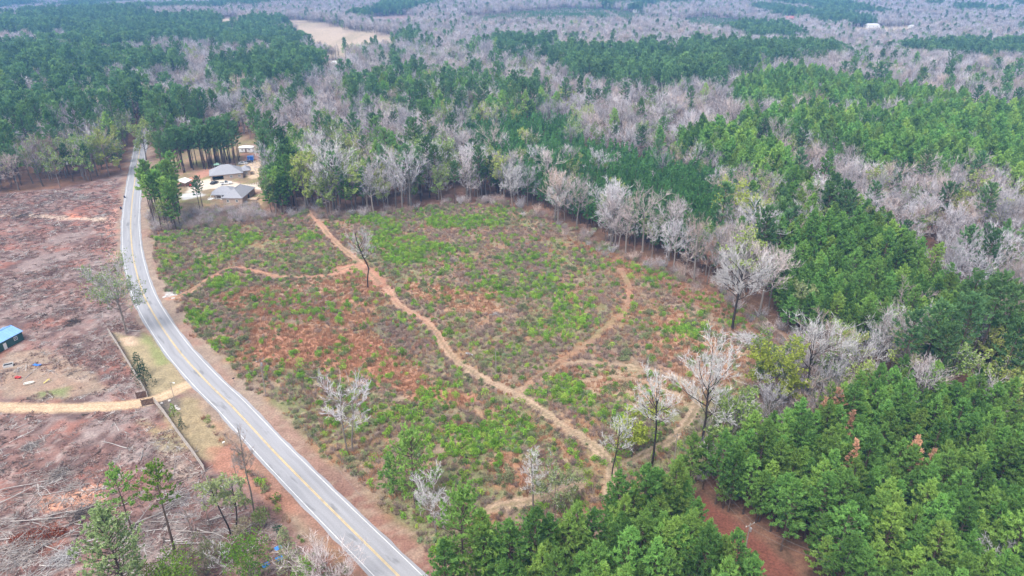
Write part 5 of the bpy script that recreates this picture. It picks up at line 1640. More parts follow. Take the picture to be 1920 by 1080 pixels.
for i, (cx_, tp, w, hh, lab) in enumerate((
        (1572, 728, 60, 17, 'large dead orange pine at the upper edge of the lower right stand'), (1545, 745, 36, 16, 'smaller dead orange pine left of the large one'),
        (1600, 772, 26, 16, 'thin half dead orange pine right of the large one'), (1608, 826, 32, 17.5, 'slim dead tan pine in the middle of the stand'),
        (1724, 818, 54, 17.5, 'broad dead orange pine on the right of the stand'), (1752, 842, 26, 16, 'small dead orange pine right of the broad one'))):
    x, y = at(cx_, tp, hh)
    t = thing('dead_pine', (x, y, hz(x, y)), lab, 'dead pine')
    a, b = pine(980 + i, hh, w / px_per_m(y, hh * 0.7) / 2, hh * 0.35, 44, 9, 'cone', 0.7)
    part('trunk', a, M['bark'], t); part('crown', b, M['pine_dead'], t)

# pines standing around the yard
def yard_trees():
    rng = np.random.default_rng(91)
    sp = []
    for i in range(58):     # the open row behind the houses
        u = rng.random()
        sp.append((300 + 150 * u, 332 - 22 * u - rng.uniform(0, 16), 'row'))
    for i in range(26):     # clump beside the road
        sp.append((rng.uniform(268, 340), rng.uniform(385, 430), 'clump'))
    for i in range(20):     # clump right of the houses
        sp.append((rng.uniform(508, 560), rng.uniform(355, 412), 'right'))
    for a, b in ((381, 392), (376, 398)):
        sp.append((a, b, 'front'))
    lab = {'row': ('tall pine in the open row behind the two houses', 'pines in the row behind the houses'), 'clump': ('tall pine in the clump between the road and the houses', 'pines in the clump by the road'),
           'right': ('tall pine in the clump right of the houses', 'pines right of the houses'), 'front': ('slim pine in front of the nearer house', 'pines in front of the nearer house')}
    for a, b, k in sp:
        x, y = at(a, b)
        if road_dist(np.array([x]), np.array([y]))[0] < 7:
            continue
        plant('tall_pine', 'light_tall' if k in ('clump', 'right') else 'tall', int(rng.integers(0, 5)), x, y, rng.uniform(0.78, 1.05) if k != 'front' else 0.6, rng.uniform(0, 6.28), lab[k][0], 'pine', lab[k][1])

yard_trees()

# ------------------------------------------------------------------ fences and gates at the driveway
def fence(pts, label, seed):
    """board fence: each post and each panel of boards is a part"""
    rng = np.random.default_rng(seed)
    P = [np.array(at(*p)) for p in pts]
    line = spline(P, 20)
    s = np.concatenate([[0], np.cumsum(np.linalg.norm(np.diff(line, axis=0), axis=1))])
    n = max(2, int(round(s[-1] / 2.4)))
    st = np.linspace(0, s[-1], n + 1)
    pt = np.c_[np.interp(st, s, line[:, 0]), np.interp(st, s, line[:, 1])]
    o = pt[0]
    t = thing('board_fence', (o[0], o[1], 0), label, 'fence')
    for i in range(n + 1):
        x, y = pt[i] - o
        part('post', MB().box((x, y, 0.93 + hz(*pt[i])), (0.13, 0.13, 1.98)), M['fence'], t)
    for i in range(n):
        a, b = pt[i], pt[i + 1]
        d = b - a; L = np.linalg.norm(d); ang = math.atan2(d[1], d[0])
        za = (hz(*a) + hz(*b)) / 2
        nv = np.array([-d[1], d[0]]) / L
        mb = MB()
        c = (a + b) / 2 - o
        for zr in (0.35, 1.45):
            q = c - nv * 0.03
            mb.box((q[0], q[1], za + zr), (L - 0.13, 0.045, 0.09), ang)
        k = int((L - 0.15) / 0.155)
        for j in range(k):
            u = (j + 0.5) / k - 0.5
            q = c + d * u * (L - 0.15) / L + nv * 0.035
            hh = 1.78 + rng.normal(0, 0.015)
            mb.box((q[0], q[1], za + 0.06 + hh / 2), (0.145, 0.024, hh), ang)
        pn = part('panel', mb, M['fence'], t)
        pn['kind'] = 'stuff'
    return t

fence([(205, 626), (222, 652), (245, 690), (262, 718), (277, 745)], 'pale weathered board fence running from the gate up the clearing', 31)
fence([(291, 757), (312, 783), (340, 822), (362, 852), (384, 884)], 'pale weathered board fence running from the gate down towards the road', 32)

def gate(p0, p1, label):
    a, b = np.array(at(*p0)), np.array(at(*p1))
    d = b - a; L = np.linalg.norm(d); ang = math.atan2(d[1], d[0])
    c = (a + b) / 2
    t = thing('driveway_gate', (c[0], c[1], hz(*c)), label, 'gate', rz=ang)
    n = max(6, int(L / 0.28))
    for i in range(n):
        part('board', MB().box(((i + 0.5) / n * L - L / 2, 0, 1.0), (L / n - 0.03, 0.035, 1.7)), M['gate'], t)
    for z in (0.3, 1.65):
        part('rail', MB().box((0, -0.05, z), (L, 0.05, 0.11)), M['gate'], t)
    for x in (-L / 2 - 0.1, L / 2 + 0.1):
        part('post', MB().box((x, 0, 1.05), (0.16, 0.16, 2.1)), M['gate'], t)

gate((258, 748), (276, 744), 'dark brown board gate leaf on the upper side of the driveway')
gate((268, 762), (288, 758), 'dark brown board gate leaf on the lower side of the driveway')

# rocks and plants of the bed by the gate
_r = np.random.default_rng(41)
for i, (px, py) in enumerate(((303, 757), (318, 752), (322, 765), (332, 766), (336, 768), (330, 762))):
    x, y = at(px, py)
    mb = MB()
    d = unit(_r.normal(size=(40, 3)))
    me = bpy.data.meshes.new('boulder')
    import bmesh
    bm = bmesh.new()
    bmesh.ops.create_icosphere(bm, subdivisions=2, radius=0.42)
    for v in bm.verts:
        v.co *= 1 + 0.18 * math.sin(v.co.x * 7 + i) * math.cos(v.co.y * 6 + 2 * i)
        v.co.z *= 0.6
    bm.to_mesh(me); bm.free()
    me.materials.append(M['rock'])
    tag(obj('boulder', me, None, (x, y, hz(x, y) + 0.1)), 'pale stone edging the planting bed by the gate pole', 'stone', 'stones of the planting bed')

# ------------------------------------------------------------------ utility poles and wires
def pole(base, top, label, arm=True, arms_dir=0.6, r=0.13, lamp=False, mat='pole', name='utility_pole'):
    x, y = at(*base)
    h = top_height(y, top)
    t = thing(name, (x, y, hz(x, y)), label, 'pole')
    part('post', MB().tube([(0, 0, -0.2), (0, 0, h * 0.5), (0, 0, h)], [r, r * 0.9, r * 0.75], 8), M[mat], t)
    if arm:
        part('cross_arm', MB().box((0, 0, h - 0.5), (2.3, 0.1, 0.12), arms_dir), M[mat], t)
        for s in (-1.0, 0, 1.0):
            part('insulator', MB().cyl((math.cos(arms_dir) * s, math.sin(arms_dir) * s, h - 0.36), 0.06, 0.22, 8), M['white'], t)
        part('transformer', MB().cyl((0.28, 0.1, h - 1.7), 0.24, 0.8, 12), M['metal'], t)
    if lamp:
        part('arm', MB().tube([(0, 0, h - 0.2), (0.5, -0.2, h), (1.0, -0.4, h)], 0.035, 6), M['metal'], t)
        part('lamp_head', MB().box((1.15, -0.46, h - 0.02), (0.5, 0.22, 0.14), -0.38), M['white'], t)
    return (x, y, hz(x, y) + h - 0.25), t

def wire(a, b, sag, label, r=0.022, group=None):
    p = np.array([np.array(a) + (np.array(b) - np.array(a)) * u - np.array([0, 0, 4 * sag * u * (1 - u)]) for u in np.linspace(0, 1, 15)])
    o = obj('power_wire', MB().tube(p, r, 4).mesh('power_wire', M['wire']))
    return tag(o, label, 'wire', group)

pa, _ = pole((499, 742), 672, 'grey utility pole on the right side of the road', arms_dir=0.9)
pb, _ = pole((331, 765), 716, 'thin pole with a lamp beside the driveway gate', arm=False, r=0.07, lamp=True, name='lamp_pole')
pc, _ = pole((1396, 1038), 980, 'grey utility pole in the red strip between the pines', arms_dir=0.5)
pole((930, 708), 655, 'pale bare post standing beside the winding track', arm=False, r=0.09, mat='stick', name='wooden_post')
nx, ny = at(640, 960)
nx += 9
for k in (-0.9, 0.9):
    wire((pa[0] + 0.6 * k, pa[1] + 0.8 * k, pa[2]), (nx + 0.6 * k - 2, ny + 0.8 * k - 6, 10.0), 1.6, 'power wire running down the roadside from the roadside pole', group='wires of the roadside pole')
wire((pa[0] + 0.1, pa[1], pa[2] - 1.0), (pa[0] + 4.5, pa[1] - 3.5, 0.2), 0.0, 'guy wire bracing the roadside utility pole')
ex, ey = at(1560, 1130); fx, fy = at(1262, 880)
for k in (-0.9, 0.9):
    wire((pc[0] + 0.8 * k, pc[1] + 0.5 * k, pc[2]), (ex + 0.8 * k, ey + 0.5 * k, 9.5), 1.0, 'power wire running from the strip pole to the lower border', group='near wires of the strip pole')
    wire((pc[0] + 0.8 * k, pc[1] + 0.5 * k, pc[2]), (fx + 0.8 * k, fy + 0.5 * k, 9.5), 1.0, 'power wire running from the strip pole to the field', group='far wires of the strip pole')
def far_end_pole():
    t = thing('utility_pole', (fx, fy, hz(fx, fy)), 'utility pole at the field end of the strip between the pines', 'pole')
    part('post', MB().tube([(0, 0, -0.2), (0, 0, 9.8)], [0.13, 0.1], 8), M['pole'], t)
    part('cross_arm', MB().box((0, 0, 9.4), (2.2, 0.1, 0.12), 0.5), M['pole'], t)
far_end_pole()

# ------------------------------------------------------------------ buildings
def hip_roof(w, d, zb, rise, over=0.45, ridge=None, thick=0.16):
    """hip roof over a w x d box (ridge along the longer side)"""
    W2, D2 = w / 2 + over, d / 2 + over
    mb = MB()
    if w >= d:
        rl = (w - d) / 2 if ridge is None else ridge / 2
        A, B = (-rl, 0, zb + rise), (rl, 0, zb + rise)
    else:
        rl = (d - w) / 2 if ridge is None else ridge / 2
        A, B = (0, -rl, zb + rise), (0, rl, zb + rise)
    c = [(-W2, -D2, zb), (W2, -D2, zb), (W2, D2, zb), (-W2, D2, zb)]
    cb = [(x, y, zb - thick) for x, y, _ in c]
    v = c + [A, B] + cb
    if w >= d:
        f = [(0, 1, 5), (0, 5, 4), (1, 2, 5), (2, 3, 4), (2, 4, 5), (3, 0, 4)]
    else:
        f = [(0, 1, 4), (1, 2, 5), (1, 5, 4), (2, 3, 5), (3, 0, 4), (3, 4, 5)]
    for i in range(4):
        j = (i + 1) % 4
        f += [(i, 6 + i, 6 + j), (i, 6 + j, j)]
    f += [(6, 8, 7), (6, 9, 8)]
    return mb.add(v, f)

def window(t, x, y, z, w, h, facing, trim='white'):
    """window with frame and pane on a wall; facing 0:-y 1:+x 2:+y 3:-x"""
    rz = (0, math.pi / 2, 0, math.pi / 2)[facing]
    off = {0: (0, -0.03), 1: (0.03, 0), 2: (0, 0.03), 3: (-0.03, 0)}[facing]
    f = MB()
    c, s = math.cos(rz), math.sin(rz)
    for dx, dz, bw, bh in ((0, h / 2, w + 0.12, 0.1), (0, -h / 2, w + 0.12, 0.1), (-w / 2, 0, 0.1, h), (w / 2, 0, 0.1, h), (0, 0, 0.05, h), (0, 0, w, 0.05)):
        f.box((x + c * dx + off[0], y + s * dx + off[1], z + dz), (bw, 0.08, bh), rz)
    o = part('window', f, M[trim], t)
    part('pane', MB().box((x + off[0] * 0.4, y + off[1] * 0.4, z), (w, 0.05, h), rz), M['glass'], o)

def seams(mb, x0, x1, y0, z0, y1, z1, n):
    for i in range(n + 1):
        x = x0 + (x1 - x0) * i / n
        mb.tube([(x, y0, z0 + 0.03), (x, y1, z1 + 0.03)], 0.03, 4)

def green_shed():
    a, b = np.array(at(45, 636)), np.array(at(-14, 668))        # lower front corners of the right end
    d = b - a; rz = math.atan2(-d[1], -d[0])
    Lw = 12.5; D = 7.0
    ux = -d / np.linalg.norm(d); uy = np.array([-ux[1], ux[0]])
    c = a - ux * Lw / 2 + uy * D / 2
    t = thing('shed', (c[0], c[1], hz(*c)), 'dark green metal shed with a bright blue roof at the left border', 'shed', rz=rz)
    h, rise = 2.9, 1.3
    mb = MB()
    w2, d2 = Lw / 2, D / 2
    for yy in (-d2, d2):
        mb.box((0, yy, h / 2), (Lw, 0.12, h))
    for xx in (-w2, w2):
        prof = [(-d2, 0), (d2, 0), (d2, h), (0, h + rise), (-d2, h)]
        mb.prism(prof, xx - 0.06, xx + 0.06, 'x')
    part('wall', mb, M['green_wall'], t)
    rf = MB()
    for sgn in (-1, 1):
        y0, z0, y1, z1 = sgn * (d2 + 0.35), h - 0.13, 0.0, h + rise
        rf.add([(-w2 - 0.3, y0, z0 + 0.06), (w2 + 0.3, y0, z0 + 0.06), (w2 + 0.3, y1, z1 + 0.06), (-w2 - 0.3, y1, z1 + 0.06),
                (-w2 - 0.3, y0, z0), (w2 + 0.3, y0, z0), (w2 + 0.3, y1, z1), (-w2 - 0.3, y1, z1)],
               [(0, 1, 2), (0, 2, 3), (4, 6, 5), (4, 7, 6), (0, 4, 5), (0, 5, 1), (1, 5, 6), (1, 6, 2), (3, 7, 4), (3, 4, 0)])
    roof = part('roof', rf, M['blue_roof'], t)
    sm = MB()
    for sgn in (-1, 1):
        seams(sm, -w2 - 0.2, w2 + 0.2, sgn * (d2 + 0.35), h - 0.06, 0, h + rise + 0.06, 14)
    part('roof_rib', sm, M['blue_roof'], roof)['kind'] = 'stuff'
    part('ridge_cap', MB().tube([(-w2 - 0.3, 0, h + rise + 0.1), (w2 + 0.3, 0, h + rise + 0.1)], 0.12, 6), M['blue_roof'], roof)
    window(t, 3.9, -d2 - 0.06, 1.7, 1.0, 1.0, 0)
    window(t, -3.2, -d2 - 0.06, 1.6, 1.1, 1.1, 0)
    part('door', MB().box((0.3, -d2 - 0.09, 1.02), (0.95, 0.06, 2.04)), M['white'], t)
    part('air_conditioner', MB().box((w2 + 0.5, -1.6, 0.4), (0.8, 0.8, 0.8)), M['concrete'], t)

green_shed()

def brick_house(name, px_l, px_r, depth, label, seed, wing=None, garage=None, porch=None):
    a, b = np.array(at(*px_l)), np.array(at(*px_r))
    d = b - a; w = np.linalg.norm(d); rz = math.atan2(d[1], d[0])
    ux = d / w; uy = np.array([-ux[1], ux[0]])
    c = (a + b) / 2 + uy * depth / 2
    t = thing(name, (c[0], c[1], hz(*c)), label, 'house', rz=rz)
    h = 2.75
    mb = MB()
    w2, d2 = w / 2, depth / 2
    segs = [(-w2, w2)] if garage is None else [(-w2, garage[0]), (garage[1], w2)]
    for s0, s1 in segs:
        if s1 - s0 > 0.2:
            mb.box(((s0 + s1) / 2, -d2, h / 2), (s1 - s0, 0.25, h))
    if garage:
        mb.box(((garage[0] + garage[1]) / 2, -d2, h - 0.2), (garage[1] - garage[0], 0.24, 0.4))
    mb.box((0, d2, h / 2), (w, 0.25, h))
    mb.box((-w2, 0, h / 2), (0.25, depth - 0.26, h)); mb.box((w2, 0, h / 2), (0.25, depth - 0.26, h))
    part('wall', mb, M['brick'], t)
    if garage:
        g0, g1 = garage
        bay = MB().box(((g0 + g1) / 2, -d2 + 5.0, 1.2), (g1 - g0, 0.1, 2.4))
        bay.box((g0 - 0.05, -d2 + 2.6, 1.2), (0.1, 4.8, 2.4)); bay.box((g1 + 0.05, -d2 + 2.6, 1.2), (0.1, 4.8, 2.4))
        part('garage_interior', bay, M['dark'], t)
    roof = part('roof', hip_roof(w, depth, h + 0.16, min(w, depth) * 0.33), M['shingle'], t)
    part('ridge_cap', MB().tube([(-(w - depth) / 2, 0, h + 0.2 + min(w, depth) * 0.33), ((w - depth) / 2, 0, h + 0.2 + min(w, depth) * 0.33)] if w > depth else
                                [(0, -(depth - w) / 2, h + 0.2 + min(w, depth) * 0.33), (0, (depth - w) / 2, h + 0.2 + min(w, depth) * 0.33)], 0.1, 5), M['shingle'], roof)
    fa = MB()
    for x, y, sx, sy in ((0, -d2 - 0.44, w + 0.92, 0.06), (0, d2 + 0.44, w + 0.92, 0.06), (-w2 - 0.44, 0, 0.06, depth + 0.8), (w2 + 0.44, 0, 0.06, depth + 0.8)):
        fa.box((x, y, h + 0.05), (sx, sy, 0.2))
    part('fascia', fa, M['trim'], t)
    part('chimney_vent', MB().cyl((w * 0.2, d2 * 0.3, h + min(w, depth) * 0.33 * 0.7 + 0.5), 0.12, 1.0, 8), M['metal'], roof)
    return t, w2, d2, h

t, w2, d2, h = brick_house('brick_house', (396, 340), (456, 334), 11.5, 'tan brick house with grey hip roof and open garage behind the nearer house', 51, garage=(-7.0, -1.6))
window(t, 2.2, -d2 - 0.13, 1.5, 1.2, 1.2, 0); window(t, 6.2, -d2 - 0.13, 1.5, 1.2, 1.2, 0)
wg = MB()
wg.box((w2 + 2.0, 2.0, h / 2), (4.0, 7.0, h)); part('wing_wall', wg, M['brick'], t)
o = part('wing_roof', hip_roof(4.0, 7.0, h + 0.13, 1.7), M['shingle'], t); o.location = (w2 + 2.2, 2.0, 0)
window(t, w2 + 2.0, -1.5 - 0.03, 1.5, 1.3, 1.2, 0)

t, w2, d2, h = brick_house('brick_house', (418, 382), (455, 382), 17.0, 'tan brick house with grey hip roof and side porch nearest the field', 52)
window(t, -2.0, -d2 - 0.13, 1.5, 1.1, 1.3, 0); window(t, 2.2, -d2 - 0.13, 1.5, 1.1, 1.3, 0)
mb = MB().box((-w2 - 4.0, 4.4, h / 2), (7.9, 7.4, h)); part('wing_wall', mb, M['brick'], t)
o = part('wing_roof', hip_roof(9.5, 7.4, h + 0.12, 2.2), M['shingle'], t); o.location = (-w2 - 3.4, 4.4, 0)
pr = MB().quad((-w2 - 8.0, 0.2, h + 0.1), (-w2, 0.2, h + 0.1), (-w2, -2.6, h - 0.45), (-w2 - 8.0, -2.6, h - 0.45))
pr.box((-w2 - 4.0, -1.2, h - 0.28), (8.0, 2.7, 0.06)); part('porch_roof', pr, M['shingle'], t)
for i in range(4):
    part('porch_post', MB().box((-w2 - 7.8 + i * 2.5, -2.5, (h - 0.45) / 2), (0.16, 0.16, h - 0.45)), M['white'], t)
part('porch_floor', MB().box((-w2 - 4.6, -1.6, 0.15), (9.6, 3.4, 0.3)), M['white'], t)
part('porch_rail', MB().box((-w2 - 5.3, -3.2, 0.85), (7.8, 0.08, 0.1)).box((-w2 - 9.2, -1.4, 0.85), (0.08, 3.4, 0.1)), M['white'], t)
part('door', MB().box((-w2 - 3.0, 0.62, 1.05), (1.0, 0.1, 2.1)), M['dark'], t)
dk = MB().box((w2 + 2.4, -1.5, 0.35), (4.6, 5.0, 0.12)); part('deck', dk, M['wood_new'], t)
for x, y in ((w2 + 0.4, -3.8), (w2 + 4.5, -3.8), (w2 + 4.5, 0.8), (w2 + 0.4, 0.8)):
    part('deck_post', MB().box((x, y, 0.65), (0.12, 0.12, 1.3)), M['wood_new'], t)
part('deck_rail', MB().box((w2 + 2.4, -3.8, 1.2), (4.2, 0.08, 0.1)).box((w2 + 4.5, -1.5, 1.2), (0.08, 4.5, 0.1)), M['white'], t)
part('patio_door', MB().box((w2 + 0.15, -0.5, 1.1), (0.08, 1.8, 2.1)), M['dark'], t)

def carport():
    x, y = at(343, 349)
    t = thing('carport', (x, y, hz(x, y)), 'small open shed with a white metal roof left of the houses', 'shed', rz=-0.12)
    rf = MB()
    for s in (-1, 1):
        rf.add([(s * 3.6, -3.2, 2.5), (s * 3.6, 3.2, 2.5), (0, 3.2, 3.6), (0, -3.2, 3.6), (s * 3.6, -3.2, 2.42), (s * 3.6, 3.2, 2.42), (0, 3.2, 3.52), (0, -3.2, 3.52)],
               [(0, 1, 2), (0, 2, 3), (4, 6, 5), (4, 7, 6), (0, 4, 5), (0, 5, 1), (0, 3, 7), (0, 7, 4), (1, 5, 6), (1, 6, 2)])
    part('roof', rf, M['white_roof'], t)
    for sx in (-3.2, 3.2):
        for sy in (-2.9, 0, 2.9):
            part('post', MB().box((sx, sy, 1.25), (0.12, 0.12, 2.5)), M['wood_new'], t)
    part('gable_panel', MB().prism([(-3.3, 2.55), (3.3, 2.55), (0, 3.5)], 2.96, 3.04, 'y'), M['white'], t)
    part('back_wall', MB().box((0, 3.0, 1.2), (6.2, 0.1, 2.4)), M['wood_new'], t)

carport()

def vehicle(px, py, rz, label, cat, name, paint, kind):
    x, y = at(px, py)
    t = thing(name, (x, y, hz(x, y)), label, cat, rz=rz)
    L, Wd = (5.7, 1.95) if kind == 'pickup' else (4.7, 1.8)
    if kind == 'pickup':
        prof = [(-2.85, 0.45), (2.85, 0.45), (2.85, 0.95), (1.25, 1.12), (-2.85, 1.15)]
        cab = [(-0.75, 1.12), (1.25, 1.12), (0.65, 1.78), (-0.6, 1.82)]
    else:
        prof = [(-2.35, 0.35), (2.35, 0.35), (2.35, 0.78), (1.2, 0.95), (-2.3, 1.0)]
        cab = [(-1.9, 0.98), (1.25, 0.96), (0.55, 1.45), (-1.2, 1.48)]
    body = MB().prism([(u, z) for u, z in prof], -Wd / 2, Wd / 2, 'y')
    b = part('body', body, paint, t)
    if kind == 'pickup':
        part('bed_liner', MB().box((-1.8, 0, 1.155), (1.9, 1.5, 0.03)), M['dark'], b)
    part('cab', MB().prism(cab, -Wd / 2 + 0.12, Wd / 2 - 0.12, 'y'), paint, t)
    gl = [(u * 0.86 + 0.03, 0.06 + z - 0.05) for u, z in cab]
    part('window', MB().prism(gl, -Wd / 2 + 0.10, Wd / 2 - 0.10, 'y'), M['glass'], t)
    part('windscreen', MB().box((cab[1][0] - 0.28, 0, (cab[1][1] + cab[2][1]) / 2 + 0.03), (0.06, Wd - 0.4, 0.45)), M['glass'], t)
    for sx in (-L * 0.31, L * 0.31):
        for sy in (-Wd / 2 + 0.08, Wd / 2 - 0.08):
            w = part('wheel', MB().cyl((sx, sy, 0.36), 0.36, 0.24, 14, axis=(0, 1, 0)), M['tyre'], t)
            part('rim', MB().cyl((sx, sy + (0.03 if sy > 0 else -0.03), 0.36), 0.2, 0.22, 10, axis=(0, 1, 0)), M['metal'], w)
    for sy in (-Wd / 2 + 0.3, Wd / 2 - 0.3):
        part('headlight', MB().box((L / 2 + 0.01, sy, 0.75), (0.05, 0.3, 0.16)), M['white'], t)
    return t

vehicle(424, 346, 0.45, 'white pickup truck parked between the two brick houses', 'truck', 'pickup_truck', M['car_white'], 'pickup')
vehicle(402, 345, 1.3, 'black car parked before the open garage', 'car', 'parked_car', M['car_dark'], 'car')
vehicle(456, 308, 0.2, 'silver car parked behind the brick houses', 'car', 'parked_car', M['car_silver'], 'car')
vehicle(467, 305, 0.3, 'dark car parked beside the blue trailer', 'car', 'parked_car', M['car_dark'], 'car')

def trailer(px, py):
    x, y = at(px, py)
    t = thing('box_trailer', (x, y, hz(x, y)), 'bright blue box trailer behind the brick houses', 'trailer', rz=0.1)
    part('box', MB().box((0, 0, 1.5), (3.4, 2.2, 2.1)), M['blue'], t)
    part('roof', MB().box((0, 0, 2.6), (3.6, 2.3, 0.1)), M['blue_light'], t)
    part('ramp', MB().box((3.2, -2.0, 0.35), (0.5, 4.2, 0.1), 0.7), M['wood_new'], t)
    for s in (-1, 1):
        part('wheel', MB().cyl((0, s * 1.05, 0.35), 0.35, 0.22, 12, axis=(0, 1, 0)), M['tyre'], t)

trailer(471, 301)

def camper(px, py, label, rz=0.1):
    x, y = at(px, py)
    t = thing('mobile_home', (x, y, hz(x, y)), label, 'house', rz=rz)
    part('wall', MB().box((0, 0, 1.7), (8.0, 4.0, 2.6)), M['white'], t)
    part('roof', hip_roof(8.0, 4.0, 3.1, 0.8, 0.3), M['white_roof'], t)
    window(t, -2.0, -2.0, 1.8, 1.0, 0.9, 0); window(t, 2.0, -2.0, 1.8, 1.0, 0.9, 0)
    part('door', MB().box((0, -2.03, 1.4), (0.9, 0.06, 2.0)), M['trim'], t)

camper(463, 284, 'white mobile home in the trees behind the houses')
camper(140, 308, 'pale mobile home half hidden by trees left of the road', 0.2)

def tractor():
    x, y = at(358, 350)
    t = thing('tractor', (x, y, hz(x, y)), 'small red tractor beside the white roofed shed', 'tractor', rz=-1.2)
    part('bonnet', MB().prism([(0.0, 0.6), (1.5, 0.6), (1.5, 1.15), (0.0, 1.3)], -0.35, 0.35, 'y'), M['red'], t)
    part('seat', MB().box((-0.6, 0, 1.1), (0.5, 0.6, 0.35)), M['dark'], t)
    part('roll_bar', MB().tube([(-0.9, -0.5, 0.7), (-0.9, -0.5, 2.2), (-0.9, 0.5, 2.2), (-0.9, 0.5, 0.7)], 0.05, 6), M['red'], t)
    for sx, sy, r in ((-0.6, -0.75, 0.62), (-0.6, 0.75, 0.62), (1.2, -0.6, 0.36), (1.2, 0.6, 0.36)):
        w = part('wheel', MB().cyl((sx, sy, r), r, 0.3, 14, axis=(0, 1, 0)), M['tyre'], t)
        part('rim', MB().cyl((sx, sy, r), r * 0.5, 0.33, 10, axis=(0, 1, 0)), M['red'], w)

tractor()

def tarp_tent():
    x, y = at(408, 314)
    t = thing('tarp_shelter', (x, y, hz(x, y)), 'small pale green canopy behind the farther house', 'canopy', rz=0.3)
    part('canopy', hip_roof(3.2, 3.2, 2.0, 0.8, 0.1), M['tarp_green'], t)
    for sx in (-1.5, 1.5):
        for sy in (-1.5, 1.5):
            part('leg', MB().cyl((sx, sy, 1.0), 0.04, 2.0, 6), M['metal'], t)

tarp_tent()

def yard_fence():
    a, b = np.array(at(458, 352)), np.array(at(492, 344))
    t = thing('wire_fence', (a[0], a[1], 0), 'low pale post and wire fence right of the white pickup', 'fence')
    n = 8
    for i in range(n + 1):
        p = (b - a) * i / n
        part('post', MB().box((p[0], p[1], 0.6), (0.1, 0.1, 1.4)), M['white'], t)
    d = b - a
    for z in (0.45, 0.8, 1.15):
        part('wire', MB().tube([(0, 0, z), (d[0], d[1], z)], 0.018, 4), M['metal'], t)

yard_fence()

# ------------------------------------------------------------------ small things
def wheelie_bin(px, py, label):
    x, y = at(px, py)
    t = thing('rubbish_bin', (x, y, hz(x, y)), label, 'bin', rz=0.4)
    part('body', MB().box((0, 0, 0.55), (0.62, 0.7, 1.0), taper=1.15), M['bin'], t)
    part('lid', MB().box((0, 0.02, 1.09), (0.74, 0.82, 0.08)), M['bin'], t)
    for s in (-0.26, 0.26):
        part('wheel', MB().cyl((s, 0.34, 0.12), 0.12, 0.06, 10, axis=(1, 0, 0)), M['tyre'], t)

wheelie_bin(234, 371, 'dark rubbish bin at the far left road edge')
wheelie_bin(227, 392, 'dark rubbish bin at the left road edge, nearer of the two')

def mailbox(px, py, label, mat='car_dark'):
    x, y = at(px, py)
    t = thing('mailbox', (x, y, hz(x, y)), label, 'mailbox', rz=0.8)
    part('post', MB().box((0, 0, 0.5), (0.1, 0.1, 1.1)), M['pole'], t)
    part('box', MB().prism([(-0.12, 1.05), (0.12, 1.05), (0.12, 1.22), (0.06, 1.32), (-0.06, 1.32), (-0.12, 1.22)], -0.28, 0.28, 'x'), M[mat], t)

mailbox(439, 716, 'small dark mailbox on the right road shoulder')
mailbox(1262 / 3, 720 + 350 / 3, 'pale marker box on the grass beside the lower fence', 'white')

